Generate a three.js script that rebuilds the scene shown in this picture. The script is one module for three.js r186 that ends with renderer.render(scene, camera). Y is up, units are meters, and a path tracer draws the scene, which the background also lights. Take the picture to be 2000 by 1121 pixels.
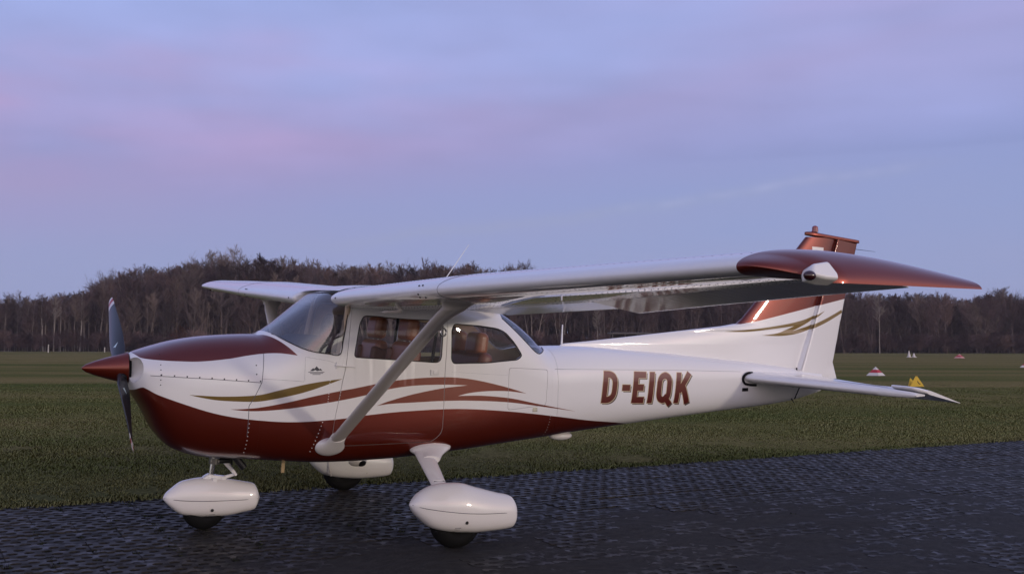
import * as THREE from 'three';
import { mergeGeometries, mergeVertices, toCreasedNormals } from 'three/addons/utils/BufferGeometryUtils.js';
import { ImprovedNoise } from 'three/addons/math/ImprovedNoise.js';
import { RoundedBoxGeometry } from 'three/addons/geometries/RoundedBoxGeometry.js';
import { Brush, Evaluator, SUBTRACTION, INTERSECTION } from 'three-bvh-csg';

// ---------------------------------------------------------------- camera
const scene = new THREE.Scene();
const camera = new THREE.PerspectiveCamera(31.1186, 2000 / 1121, 0.1, 3000);
camera.position.set(-2.10605, 1.48726, 8.63602);
camera.rotation.set(0.0801, -0.4413, 0.0019, 'YXZ');
camera.setViewOffset(2000, 1121, 121.6, 44.05, 2000, 1121);
camera.updateProjectionMatrix();

// ---------------------------------------------------------------- small helpers
let seed = 7;
const rnd = () => { seed = (seed * 1664525 + 1013904223) % 4294967296; return seed / 4294967296; };
const rr = (a, b) => a + (b - a) * rnd();
const clamp = (x, a = 0, b = 1) => Math.min(b, Math.max(a, x));
const lerp = (a, b, t) => a + (b - a) * t;
const smooth = (a, b, x) => { const t = clamp((x - a) / (b - a)); return t * t * (3 - 2 * t); };
const perlin = new ImprovedNoise();
const noise = (x, y, z = 0) => perlin.noise(x, y, z);
const fbm = (x, y, z = 0, n = 4) => { let s = 0, a = 0.5; for (let i = 0; i < n; i++) { s += a * noise(x, y, z + i * 7.3); x *= 2.03; y *= 2.03; a *= 0.5; } return s; };
const s2l = (c) => { c /= 255; return c <= 0.04045 ? c / 12.92 : Math.pow((c + 0.055) / 1.055, 2.4); };
const table = (xs, ys) => (q) => { if (q <= xs[0]) return ys[0]; for (let i = 1; i < xs.length; i++) if (q <= xs[i]) return lerp(ys[i - 1], ys[i], (q - xs[i - 1]) / (xs[i] - xs[i - 1])); return ys[ys.length - 1]; };

// ---------------------------------------------------------------- sky, sun, exposure
const F = 2013, CX = 878.4, CY = 516.45;
{
  const W = 2048, H = 1024, data = new Float32Array(W * H * 4);
  const inv = new THREE.Matrix4().makeRotationFromEuler(camera.rotation).invert();
  const yaw = 0.4413, v = new THREE.Vector3();
  const base = [[-1, [112, 120, 158]], [0, [112, 126, 166]], [3, [115, 132, 172]], [5.6, [122, 139, 182]], [8, [132, 148, 194]], [11, [145, 158, 209]], [15, [158, 171, 224]], [19, [161, 175, 230]], [40, [146, 156, 205]], [90, [136, 142, 188]]];
  for (let j = 0; j < H; j++) for (let i = 0; i < W; i++) {
    const el = ((j + 0.5) / H - 0.5) * Math.PI, az = ((i + 0.5) / W - 0.5) * 2 * Math.PI;
    const x = Math.cos(el) * Math.cos(az), y = Math.sin(el), z = Math.cos(el) * Math.sin(az), e = THREE.MathUtils.radToDeg(el);
    const side = Math.atan2(x * Math.cos(yaw) + z * Math.sin(yaw), x * Math.sin(yaw) - z * Math.cos(yaw)) * 180 / Math.PI;   // degrees right of the view axis
    let c = [0, 1, 2].map((k) => table(base.map((b) => b[0]), base.map((b) => s2l(b[1][k])))(e));
    // pink afterglow bands of thin high cloud, sloping with the azimuth, all round the sky
    const w = e - 0.16 * side, n = fbm(x * 2.6 + 3.1, y * 9 + w * 0.02, z * 2.6, 4);
    const band = Math.exp(-Math.pow((e - 12.6 - 3.2 * Math.sin(side * Math.PI / 180 * 2.2) - 4.5 * n) / 3.9, 2));
    const pink = clamp(band * (0.85 + 1.3 * n) * (0.70 - 0.36 * Math.sin(side * Math.PI / 180 * 2.2)));
    const pk = [s2l(184), s2l(160), s2l(205)];
    c = c.map((a, k) => lerp(a, pk[k], 0.85 * pink));
    const veil = fbm(x * 4 + 9, y * 16, z * 4 + 2, 4);
    c = c.map((a, k) => a * (1 + 0.16 * veil + 0.07 * fbm(x * 14, y * 40, z * 14, 3)));
    // one thin streak of cirrus
    const sx = side, crest = 6.45 + 0.115 * sx + 0.35 * noise(sx * 0.22, 3.3);
    const wisp = Math.exp(-Math.pow((e - crest) / (0.30 + 0.12 * noise(sx * 0.4, 8.1)), 2)) * smooth(-12, -2, sx) * (1 - smooth(20, 30, sx)) * (0.8 + 0.4 * noise(sx * 0.9, e * 2));
    const soft = Math.exp(-Math.pow((e - crest + 0.5) / 0.9, 2)) * smooth(-9, 2, sx) * (1 - smooth(18, 28, sx));
    c = c.map((a, k) => a * (1 + [0.46, 0.33, 0.19][k] * clamp(wisp) - 0.08 * soft));
    // strong warm band added low on the unseen sunset side to light the aircraft
    const west = smooth(-0.5, 0.9, -0.35 * x + 0.93 * z) * Math.exp(-Math.max(e, 0) / 15);
    c = c.map((a, k) => a * (1 + [7.6, 5.2, 2.1][k] * west));
    const o = (j * W + i) * 4; data[o] = c[0]; data[o + 1] = c[1]; data[o + 2] = c[2]; data[o + 3] = 1;
  }
  const sky = new THREE.DataTexture(data, W, H, THREE.RGBAFormat, THREE.FloatType);
  sky.mapping = THREE.EquirectangularReflectionMapping; sky.magFilter = THREE.LinearFilter; sky.minFilter = THREE.LinearFilter; sky.needsUpdate = true;
  scene.background = sky; scene.environment = sky;
}
// the low western glow over the photographer's right shoulder
const sun = new THREE.DirectionalLight(new THREE.Color(1, 0.88, 0.72), 0.75);
sun.name = 'sun'; sun.position.set(53, 11, 84); sun.target.position.set(0, 1, 0);
sun.castShadow = true; sun.shadow.radius = 6; sun.shadow.mapSize.set(2048, 2048);
Object.assign(sun.shadow.camera, { left: -20, right: 20, top: 15, bottom: -15, near: 1, far: 220 });
scene.add(sun, sun.target);
const renderer = new THREE.WebGLRenderer({ antialias: true });
renderer.toneMapping = THREE.LinearToneMapping; renderer.toneMappingExposure = 1;
renderer.shadowMap.enabled = true; renderer.shadowMap.type = THREE.PCFSoftShadowMap;

// ---------------------------------------------------------------- naming
const used = {};
function numbered(n) { used[n] = (used[n] ?? -1) + 1; return used[n] ? n + '_' + String(used[n]).padStart(3, '0') : n; }
function tag(o, label, category, group) { o.userData = { label, category }; if (group) o.userData.group = group; return o; }
function thing(name, label, category, group) { const g = new THREE.Group(); g.name = numbered(name); scene.add(g); return tag(g, label, category, group); }
function part(name, geo, mat, parent, label) {
  const m = new THREE.Mesh(geo, mat); m.name = name; m.castShadow = m.receiveShadow = true; (parent ?? scene).add(m);
  if (label) m.userData.label = label;
  return m;
}
function bundle(name, parent, label) { const g = new THREE.Group(); g.name = name; parent.add(g); if (label) g.userData.label = label; return g; }

// ---------------------------------------------------------------- geometry helpers
// a sheet of nu x nv points; wrapV joins the last row of points to the first
function sheet(nu, nv, fn, { wrapV = false, capU = false, uv } = {}) {
  const P = [], U = [], I = [], cols = wrapV ? nv : nv + 1;
  for (let i = 0; i <= nu; i++) for (let j = 0; j < cols; j++) { const p = fn(i / nu, j / nv, i, j); P.push(...p); U.push(...(uv ? uv(p, i / nu, j / nv) : [i / nu, j / nv])); }
  for (let i = 0; i < nu; i++) for (let j = 0; j < nv; j++) {
    const a = i * cols + j, b = i * cols + (j + 1) % cols, c = a + cols, d = b + cols;
    I.push(a, c, b, b, c, d);
  }
  if (capU) for (const i of [0, nu]) {
    const at = P.length / 3, m = [0, 0, 0], ring = [];
    for (let j = 0; j < cols; j++) { const k = (i * cols + j) * 3; for (let q = 0; q < 3; q++) m[q] += P[k + q] / cols; ring.push(P[k], P[k + 1], P[k + 2]); }
    P.push(...m, ...ring); U.push(...(uv ? uv(m, 0, 0) : [0, 0]));
    for (let j = 0; j < cols; j++) { const k = j * 3; U.push(...(uv ? uv([ring[k], ring[k + 1], ring[k + 2]], 0, 0) : [0, 0])); }
    for (let j = 0; j < nv; j++) { const a = at + 1 + j, b = at + 1 + (j + 1) % cols; I.push(...(i ? [at, b, a] : [at, a, b])); }
  }
  const g = new THREE.BufferGeometry();
  g.setAttribute('position', new THREE.Float32BufferAttribute(P, 3)); g.setAttribute('uv', new THREE.Float32BufferAttribute(U, 2)); g.setIndex(I); g.computeVertexNormals();
  return g;
}
function flip(g) { const i = g.index.array; for (let k = 0; k < i.length; k += 3) { const t = i[k]; i[k] = i[k + 1]; i[k + 1] = t; } g.computeVertexNormals(); return g; }
function mirrorZ(g) {
  const m = g.clone(), p = m.attributes.position;
  for (let i = 0; i < p.count; i++) p.setZ(i, -p.getZ(i));
  if (!m.index) m.setIndex([...Array(p.count).keys()]);
  const i = m.index.array; for (let k = 0; k < i.length; k += 3) { const t = i[k]; i[k] = i[k + 1]; i[k + 1] = t; }
  const n = m.attributes.normal; for (let k = 0; k < n.count; k++) n.setZ(k, -n.getZ(k));
  return m;
}
const V = (...a) => new THREE.Vector3(...a);
function tube(points, r, seg = 8, along = 0, closed = false) {
  const c = new THREE.CatmullRomCurve3(points.map((p) => V(...p)), closed, 'centripetal');
  return new THREE.TubeGeometry(c, along || (points.length - 1) * 4, r, seg, closed);
}
function rod(a, b, r0, r1 = r0, seg = 12) {
  const d = V(...b).sub(V(...a)), g = new THREE.CylinderGeometry(r1, r0, d.length(), seg);
  g.applyQuaternion(new THREE.Quaternion().setFromUnitVectors(V(0, 1, 0), d.clone().normalize()));
  return g.translate(...V(...a).addScaledVector(d, 0.5).toArray());
}
const blob = (x, y, z, rx, ry, rz, n = 16) => new THREE.SphereGeometry(1, n * 2, n).scale(rx, ry, rz).translate(x, y, z);
const merge = (list) => mergeGeometries(list.map((g) => { const h = g.index ? g.toNonIndexed() : g; for (const k of Object.keys(h.attributes)) if (!['position', 'normal', 'uv'].includes(k)) h.deleteAttribute(k); return h; }));
// monotone cubic
function pchip(x, y) {
  const n = x.length, h = [], d = [], m = Array(n).fill(0);
  for (let i = 0; i < n - 1; i++) { h.push(x[i + 1] - x[i]); d.push((y[i + 1] - y[i]) / h[i]); }
  for (let i = 1; i < n - 1; i++) if (d[i - 1] * d[i] > 0) { const a = 2 * h[i] + h[i - 1], b = h[i] + 2 * h[i - 1]; m[i] = (a + b) / (a / d[i - 1] + b / d[i]); }
  m[0] = d[0]; m[n - 1] = d[n - 2];
  return (q) => {
    q = clamp(q, x[0], x[n - 1]); let i = 0; while (i < n - 2 && q > x[i + 1]) i++;
    const t = (q - x[i]) / h[i];
    return (1 + 2 * t) * (1 - t) ** 2 * y[i] + t * (1 - t) ** 2 * h[i] * m[i] + t * t * (3 - 2 * t) * y[i + 1] + t * t * (t - 1) * h[i] * m[i + 1];
  };
}
// closed loft through stations [x, yTop, yBottom, halfWidth, yWidest, exponentTop, exponentBottom]
function hull(stations) {
  const f = [1, 2, 3, 4, 5, 6].map((k) => pchip(stations.map((s) => s[0]), stations.map((s) => s[k])));
  const at = (x) => f.map((g) => g(x));
  const point = (x, th, inset = 0) => {
    const [T, B, w, m, nT, nB] = at(x), c = Math.cos(th), s = Math.sin(th), n = s >= 0 ? nT : nB;
    return [x, m + (s >= 0 ? T - m - inset : m - B - inset) * Math.sign(s) * Math.abs(s) ** (2 / n), (w - inset) * Math.sign(c) * Math.abs(c) ** (2 / n)];
  };
  const z = (x, y) => { const [T, B, w, m, nT, nB] = at(x), up = y > m, h = up ? T - m : m - B, n = up ? nT : nB; return w * Math.max(0, 1 - Math.abs((y - m) / h) ** n) ** (1 / n); };
  const angle = (x, y) => { const [T, B, w, m, nT] = at(x); return Math.asin(clamp((y - m) / (T - m)) ** (nT / 2)); };
  return { at, point, z, angle };
}

// ---------------------------------------------------------------- ground shape
const TILT = 0.0451;
function hillAt(x, z) {   // the wooded rise behind the field
  const d = -z * Math.cos(0.4413) + x * Math.sin(0.4413), s = x * Math.cos(0.4413) + z * Math.sin(0.4413);
  return 9 * Math.exp(-Math.pow((s + 48) / 52, 2)) * smooth(258, 330, d) + 3 * smooth(270, 360, d) * smooth(-150, -40, s);
}
function groundAt(x, z) {
  let y;
  const edge = -1.49 - 0.0455 * x;
  if (z > -1.6) y = -Math.tan(TILT) * z; else y = 0.0722 + Math.tan(TILT) * 4 * (1 - Math.exp((z + 1.6) / 4));
  y += 0.05 * fbm(x * 0.08, z * 0.08, 1) * smooth(4, 18, -z) + 0.02 * noise(x * 0.7, z * 0.7) * smooth(2, 4, -z);
  return y + hillAt(x, z);
}

// a trace of evening haze over the field
scene.fog = new THREE.FogExp2(0xd2cbd0, 0.0002);
// ---------------------------------------------------------------- the setting
const mat = (o) => new THREE.MeshStandardMaterial(o), matte = (o) => new THREE.MeshPhysicalMaterial({ specularIntensity: 0, ...o });
function noiseTexture(n, fn, srgb = true) {
  const d = new Uint8Array(n * n * 4);
  for (let y = 0; y < n; y++) for (let x = 0; x < n; x++) { const c = fn(x / n, y / n); for (let k = 0; k < 3; k++) d[(y * n + x) * 4 + k] = clamp(c[k] ?? c[0], 0, 255); d[(y * n + x) * 4 + 3] = 255; }
  const t = new THREE.DataTexture(d, n, n); t.wrapS = t.wrapT = THREE.RepeatWrapping; t.magFilter = THREE.LinearFilter; t.minFilter = THREE.LinearMipmapLinearFilter; t.generateMipmaps = true; if (srgb) t.colorSpace = THREE.SRGBColorSpace; t.needsUpdate = true;
  return t;
}
// noise that repeats over the unit square
const tileNoise = (u, v, f, s) => { const a = u * 2 * Math.PI, b = v * 2 * Math.PI, r = f / 6.283; return perlin.noise(Math.cos(a) * r + s, Math.sin(a) * r + Math.cos(b) * r * 1.7 + s * 2, Math.sin(b) * r + s * 3); };
const ALONG = new THREE.Vector3(Math.cos(0.4413), 0, Math.sin(0.4413)), AWAY = new THREE.Vector3(Math.sin(0.4413), 0, -Math.cos(0.4413));
function worldAt(px, depth) { const t = (px - CX) / F, x = camera.position.x + AWAY.x * depth + ALONG.x * t * depth, z = camera.position.z + AWAY.z * depth + ALONG.z * t * depth; return [x, z]; }

// grass field: one sheet to the horizon, finer near the camera
{
  const vs = []; for (let i = 0; i <= 230; i++) vs.push(30 - 9 * (i / 12) - 0.0000145 * Math.pow(i, 3.2) * 1.6); const zs = [];
  for (let z = 24; z > -6; z -= 0.25) zs.push(z); for (let z = -6; z > -40; z -= 0.6) zs.push(z); for (let z = -40; z > -1100; z *= 1.035) zs.push(z);
  const xs = []; for (let i = -110; i <= 160; i++) { const t = i / 110; xs.push(2 + 26 * t + 560 * Math.pow(Math.abs(t), 3.4) * Math.sign(t)); }
  const g = new THREE.BufferGeometry(), P = [], C = [], U = [], I = [];
  for (const z of zs) for (const x of xs) {
    let y = groundAt(x, z);
    const edge = -1.49 - 0.0455 * x;
    y -= 0.10 * smooth(edge - .05, edge + .03, z);    // the bed dug out for the paving
    P.push(x, y, z); U.push(x / 2.2, z / 2.2);
    const d = (x + 2.1) * AWAY.x + (z - 8.6) * AWAY.z, s = (x + 2.1) * ALONG.x + (z - 8.6) * ALONG.z;
    // mown lanes and worn, dry patches
    const lane = 0.5 + 0.5 * Math.sin((d + 0.12 * s + 2.4 * fbm(s * .02, d * .05, 3)) * 0.55 + 3 * fbm(s * .012, d * .03, 9));
    const dry = clamp(0.35 + 1.3 * fbm(s * 0.02, d * 0.12, 5) + 0.6 * fbm(s * .05, d * .6, 8) + 0.45 * (lane - .5) + 0.42 * smooth(25, 110, d)  - 0.2 * smooth(150, 240, d));
    const worn = clamp(smooth(16.5, 10.5, d + 0.05 * s) * (0.75 + 0.8 * fbm(s * .25, d * .5, 2)));
    const A = [.135, .158, .051], B = [.32, .255, .112], E = [.112, .104, .066];
    const c = A.map((a, k) => lerp(lerp(a, B[k], dry), E[k], .75 * worn));
    C.push(...c);
  }
  const nx = xs.length; for (let j = 0; j < zs.length - 1; j++) for (let i = 0; i < nx - 1; i++) { const a = j * nx + i, b = a + 1, c = a + nx, d = c + 1; I.push(a, b, c, b, d, c); }
  g.setAttribute('position', new THREE.Float32BufferAttribute(P, 3)); g.setAttribute('color', new THREE.Float32BufferAttribute(C, 3)); g.setAttribute('uv', new THREE.Float32BufferAttribute(U, 2)); g.setIndex(I); g.computeVertexNormals();
  const tex = noiseTexture(256, (u, v) => { const a = tileNoise(u, v, 40, 1), b = tileNoise(u, v, 120, 4), c = 208 + 50 * a + 60 * b + 26 * (rnd() - .5); return [c, c, c * .97]; });
  const bump = noiseTexture(256, (u, v) => [128 + 150 * tileNoise(u, v, 90, 6) + 60 * (rnd() - .5)], false);
  const m = part('ground', g, matte({ vertexColors: true, map: tex, bumpMap: bump, bumpScale: 0.010, roughness: 0.95 })); m.userData.kind = 'structure';
}
// pale dirt track along the wood on the left
{
  const g = sheet(40, 2, (u, v) => { const [x, z] = worldAt(lerp(-80, 420, u), lerp(236, 243, v) - 6 * u); return [x, groundAt(x, z) + .05, z]; });
  part('path', flipUpward(g), matte({ color: 0x8a8378, roughness: 1 })).userData.kind = 'structure';
}
function flipUpward(g) { const n = g.attributes.normal; let s = 0; for (let i = 0; i < n.count; i++) s += n.getY(i); return s < 0 ? flip(g) : g; }

// paving of lattice stones with open cells, each stone a piece of its own
{
  const pave = new THREE.Group(); pave.name = 'pavement'; pave.userData.kind = 'structure'; pave.rotation.set(TILT, 0.0455, 0); scene.add(pave);
  const LX = .60, LZ = .40, GAP = .004, E0 = -1.49;
  const stone = (jit) => {
    const s = new THREE.Shape(), w = LX - GAP, d = LZ - GAP, hole = (cx, cz, rx, rz) => { const h = new THREE.Path(); for (let k = 0; k < 8; k++) { const a = (k + .5) / 8 * 2 * Math.PI, q = 1 + jit * (rnd() - .5); h[k ? 'lineTo' : 'moveTo'](cx + rx * q * Math.cos(a), cz + rz * q * Math.sin(a)); } h.closePath(); s.holes.push(h); };
    s.moveTo(0, 0);
    const notch = (x0, z0, x1, z1, n, off) => { for (let i = 0; i < n; i++) for (const [t, q] of n === 2 ? [[-.16, 0], [-.09, 1], [.09, 1], [.16, 0]] : [[-.28, 0], [-.16, 1], [.16, 1], [.28, 0]]) { const f = (i + .5 + t) / n, dx = x1 - x0, dz = z1 - z0, l = Math.hypot(dx, dz); s.lineTo(x0 + dx * f - dz / l * off * q, z0 + dz * f + dx / l * off * q); } s.lineTo(x1, z1); };
    notch(0, 0, w, 0, 5, .026); notch(w, 0, w, d, 2, .034); notch(w, d, 0, d, 5, .026); notch(0, d, 0, 0, 2, .034);
    for (let r = 0; r < 3; r++) { const n = r % 2 ? 5 : 4; for (let i = 0; i < n; i++) hole((i + (n === 5 ? .5 : 1)) * w / 5, (r + 1) * d / 4, .040, .030); }
    const g = new THREE.ExtrudeGeometry(s, { depth: .07, bevelEnabled: true, bevelSize: .0035, bevelThickness: .004, bevelSegments: 1, bevelOffset: -.0035 });
    g.rotateX(Math.PI / 2); g.deleteAttribute('uv1');
    const u = g.attributes.uv, p = g.attributes.position; for (let i = 0; i < u.count; i++) u.setXY(i, p.getX(i) * .7 + p.getY(i), p.getZ(i) * .7);
    return g;   // top face at y = 0.004, lying over x 0..LX, z 0..LZ
  };
  const shapes = [stone(.1), stone(.22), stone(.3)];
  const tex = noiseTexture(256, (u, v) => { const c = 196 + 60 * tileNoise(u, v, 14, 2) + 70 * tileNoise(u, v, 70, 5) + 34 * (rnd() - .5); return [c, c * .99, c * .98]; });
  const rough = noiseTexture(128, (u, v) => [0, 150 + 90 * tileNoise(u, v, 12, 3) + 40 * tileNoise(u, v, 50, 8), 0], false);
  const mats = [0x312e2a, 0x34312d, 0x2d2b28, 0x37332d].map((c) => new THREE.MeshPhysicalMaterial({ specularIntensity: .4, color: c, map: tex, roughness: 1.0, roughnessMap: rough }));
  const spots = [];
  for (let r = 0; r < 22; r++) for (let i = -10; i < 30; i++) { const x = i * LX + (r % 2 ? LX / 2 : 0), z = E0 + r * LZ; const p = V(x + .3, 0, z + .2).applyEuler(pave.rotation), q = p.clone().project(camera); spots.push([x, z, Math.abs(q.x) < 1.25 && q.y > -1.35 && q.z < 1 ? p.distanceTo(camera.position) * (Math.abs(q.x) < 1.03 && q.y > -1.05 ? 1 : 3) : 99]); }
  camera.updateMatrixWorld();
  spots.forEach((s) => { const p = V(s[0] + .3, 0, s[1] + .2).applyEuler(pave.rotation), q = p.clone().project(camera), d = p.distanceTo(camera.position); s[2] = Math.abs(q.x) < 1.04 && q.y > -1.08 && q.z < 1 ? d : d + 100; });
  spots.sort((a, b) => a[2] - b[2]);
  const rest = [];
  spots.forEach(([x, z], n) => {
    const k = Math.floor(rnd() * 3), m = new THREE.Matrix4().makeRotationFromEuler(new THREE.Euler(rr(-.008, .008), rr(-.006, .006), rr(-.006, .006))).setPosition(x + rr(-.003, .003), -.004 + rr(-.006, .003), z + rr(-.003, .003));
    if (n < 290) { const o = part(n ? 'paver_' + String(n).padStart(3, '0') : 'paver', shapes[k], mats[Math.floor(rnd() * 4)], pave); o.applyMatrix4(m); }
    else rest.push(shapes[k].clone().applyMatrix4(m));
  });
  const far = part('paving_stones', merge(rest), mats[0], pave); far.userData.kind = 'stuff';
  // earth in the cells: low at the edge of the paving, silted up over the stones towards the camera
  const soil = sheet(520, 240, (u, v) => {
    const x = lerp(-6, 17.4, u), z = lerp(E0 + .03, 7.2, v), cover = smooth(-.4, 1.9, z + .9 * fbm(x * .6, z * .6, 4) + .5 * fbm(x * 3, z * 3, 6) + .10 * (x - 1.5));
    return [x, -.014 + .0125 * cover + .009 * fbm(x * 2.6, z * 3.4, 7) + .010 * fbm(x * 11, z * 11, 2), z];
  }, { uv: (p) => [p[0] / 1.3, p[2] / 1.3] });
  const st = noiseTexture(256, (u, v) => { const c = 196 + 60 * tileNoise(u, v, 18, 7) + 80 * tileNoise(u, v, 90, 3) + 50 * (rnd() - .5); return [c, c * .97, c * .92]; });
  const so = part('soil', flipUpward(soil), matte({ color: 0x333231, map: st, roughness: .85, specularIntensity: .6 }), pave); so.userData.kind = 'stuff';
}
// short winter turf: blades over the near field, tufts along the paving edge and in its joints
{
  const blade = (n, h, spread) => { const P = [], N = []; for (let i = 0; i < n; i++) { const a = rnd() * 6.283, r = spread * Math.sqrt(rnd()), x = r * Math.cos(a), z = r * Math.sin(a), b = rnd() * 6.283, w = .0035 + .003 * rnd(), H = h * rr(.5, 1.1), lx = H * rr(-.7, .7), lz = H * rr(-.7, .7), c = Math.cos(b) * w, s = Math.sin(b) * w; P.push(x - c, 0, z - s, x + c, 0, z + s, x + lx, H, z + lz); for (let k = 0; k < 3; k++) N.push(0, 1, 0); } const g = new THREE.BufferGeometry(); g.setAttribute('position', new THREE.Float32BufferAttribute(P, 3)); g.setAttribute('normal', new THREE.Float32BufferAttribute(N, 3)); return g; };
  const tuft = blade(12, .024, .10), m = matte({ color: 0xffffff, roughness: .9, side: THREE.DoubleSide }), list = [];
  for (let i = 0; i < 75000; i++) {
    const t = Math.pow(rnd(), 1.5), d = 8.2 + 30 * t, px = rr(-60, 2060), [x, z] = worldAt(px, d), edge = -1.49 - .0455 * x;
    if (z > edge + .01 + .07 * noise(x * 2.3, 0, 5) + .03 * noise(x * 11, 0, 5)) continue;
    const bare = fbm(x * .8, z * .8, 12); if (bare > .22 && d < 15) continue; if (rnd() < smooth(18, 38, d)) continue;
    list.push([x, z, (1 + d * .008) * (1 + .5 * noise(x * .5, z * .5, 3)), smooth(16.5, 10.5, d)]);
  }
  for (let i = 0; i < 1500; i++) { const x = rr(-3, 15), z = -1.49 - .0455 * x + rr(-.05, .03); list.push([x, z, rr(.6, 1.5), .4]); }
  const g = new THREE.InstancedMesh(tuft, m, list.length), o = new THREE.Object3D(), c = new THREE.Color(); g.name = 'grass'; g.userData.kind = 'stuff';
  list.forEach(([x, z, s, worn], i) => {
    o.position.set(x, groundAt(x, z) - .004, z); o.rotation.set(0, rnd() * 6.283, 0); o.scale.set(s * 1.1, s, s * 1.1); o.updateMatrix(); g.setMatrixAt(i, o.matrix);
    const dry = clamp(.32 + 1.1 * fbm(x * .12, z * .35, 6) + rr(-.25, .25)); c.setRGB(lerp(.24, .46, dry), lerp(.265, .39, dry), lerp(.082, .155, dry)).multiplyScalar(lerp(1, .7, worn) * rr(.75, 1.2)); g.setColorAt(i, c);
  });
  scene.add(g);
  const weeds = blade(22, .035, .035), W = [];
  for (let i = 0; i < 1300; i++) { const col = Math.floor(rr(-14, 14)), x = col * .30 + rr(-.035, .035), z = rr(-1.45, 1.2); if (noise(col * 1.7, z * 1.3, 2) < -.02 || rnd() < smooth(0, 4, x)) continue; W.push([x, z]); }
  for (let i = 0; i < 120; i++) W.push([rr(-2, 12), rr(-1.4, 1.5)]);
  const q = new THREE.InstancedMesh(weeds, m, W.length); q.name = 'weeds'; q.userData.kind = 'stuff'; const E = new THREE.Euler(TILT, .0455, 0);
  W.forEach(([x, z], i) => { const p = V(x, -.02, z).applyEuler(E); o.position.copy(p); o.rotation.set(0, rnd() * 6, 0); o.scale.setScalar(rr(.4, 1.1)); o.updateMatrix(); q.setMatrixAt(i, o.matrix); c.setRGB(.075, .085, .034).multiplyScalar(rr(.6, 1.2)); q.setColorAt(i, c); });
  scene.add(q);
}

// ---------------------------------------------------------------- the bare winter wood
const bark = { brown: matte({ color: 0x665a54, roughness: .95 }), grey: matte({ color: 0x857a70, roughness: .95 }), birch: matte({ color: 0xa59b90, roughness: .9 }), twig: matte({ color: 0x7e6e65, roughness: .95 }), twigRed: matte({ color: 0x75605c, roughness: .95 }), twigPale: matte({ color: 0x958a82, roughness: .95 }), russet: matte({ color: 0x8a4d2c, roughness: .95 }), pine: matte({ color: 0x1e2620, roughness: 1 }) };
// a tree of unit height 1 (scaled to metres): the trunk and its limbs, and the twigs of the crown
function growTree({ lean = 0, crownFrom = .35, spread = .22, limbs = 30, twigs = 9, upright = .6, fork = 1, thick = .012 }) {
  const wood = [], fine = [];
  const cone = (to, a, b, r0, r1, n) => { const d = b.clone().sub(a), l = d.length(); if (l < 1e-4) return; const up = d.clone().divideScalar(l), s = V(1, .3, .2).cross(up).normalize(), t = up.clone().cross(s); for (let i = 0; i < n; i++) { const p = (j, q, r) => { const w = j / n * 6.283; return q.clone().addScaledVector(s, r * Math.cos(w)).addScaledVector(t, r * Math.sin(w)); }; const A = p(i, a, r0), B = p(i + 1, a, r0), C = p(i, b, r1), D = p(i + 1, b, r1); to.push(A, B, C, B, D, C); } };
  const stems = [];
  for (let f = 0; f < fork; f++) {
    const pts = [V(f * .012, 0, 0)], dir = V(lean + rr(-.05, .05) + (fork > 1 ? (f - (fork - 1) / 2) * .22 : 0), 1, rr(-.06, .06));
    const H = f ? rr(.75, .95) : 1, N = 9;
    for (let i = 1; i <= N; i++) { const p = pts[i - 1].clone().addScaledVector(dir, H / N); p.x += rr(-.006, .006); p.z += rr(-.006, .006); dir.x *= .96; pts.push(p); }
    for (let i = 0; i < N; i++) cone(wood, pts[i], pts[i + 1], thick * (1 - i / N * .88), thick * (1 - (i + 1) / N * .88), 5);
    stems.push(pts);
  }
  for (let k = 0; k < limbs; k++) {
    const pts = stems[k % stems.length], t = lerp(crownFrom, .97, Math.pow(rnd(), .85)), i = Math.min(8, Math.floor(t * 9)), p = pts[i].clone().lerp(pts[i + 1], t * 9 - i), a = rnd() * 6.283;
    const len = spread * (1.08 - .8 * smooth(.5, 1, (t - crownFrom) / (1 - crownFrom))) * rr(.6, 1.2), d = V(Math.cos(a), upright * rr(.5, 1.5), Math.sin(a)).normalize();
    let q = p, r = thick * .38 * (1.1 - t);
    for (let s = 0; s < 3; s++) { const n = q.clone().addScaledVector(d, len / 3); cone(wood, q, n, r, r * .6, 3); r *= .6; q = n; d.y += .18; d.x += rr(-.3, .3); d.z += rr(-.3, .3); d.normalize();
      for (let w = 0; w < twigs / 3; w++) { const b = V(d.x + rr(-.9, .9), d.y + rr(-.5, .8), d.z + rr(-.9, .9)).normalize(), l = len * rr(.22, .46), o = q.clone().addScaledVector(d, -len / 3 * rnd()), e = o.clone().addScaledVector(b, l); cone(fine, o, e, .0019, .0007, 2); for (let z = 0; z < 2; z++) { const o2 = o.clone().lerp(e, rr(.3, .9)), b2 = V(b.x + rr(-.8, .8), b.y + rr(-.3, .9), b.z + rr(-.8, .8)).normalize(); cone(fine, o2, o2.clone().addScaledVector(b2, l * rr(.4, .8)), .0013, .0006, 2); } } }
  }
  const geo = (list) => { const P = new Float32Array(list.length * 3); list.forEach((v, i) => v.toArray(P, i * 3)); const g = new THREE.BufferGeometry(); g.setAttribute('position', new THREE.BufferAttribute(P, 3)); g.computeVertexNormals(); return g; };
  return { wood: geo(wood), fine: geo(fine) };
}
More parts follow.
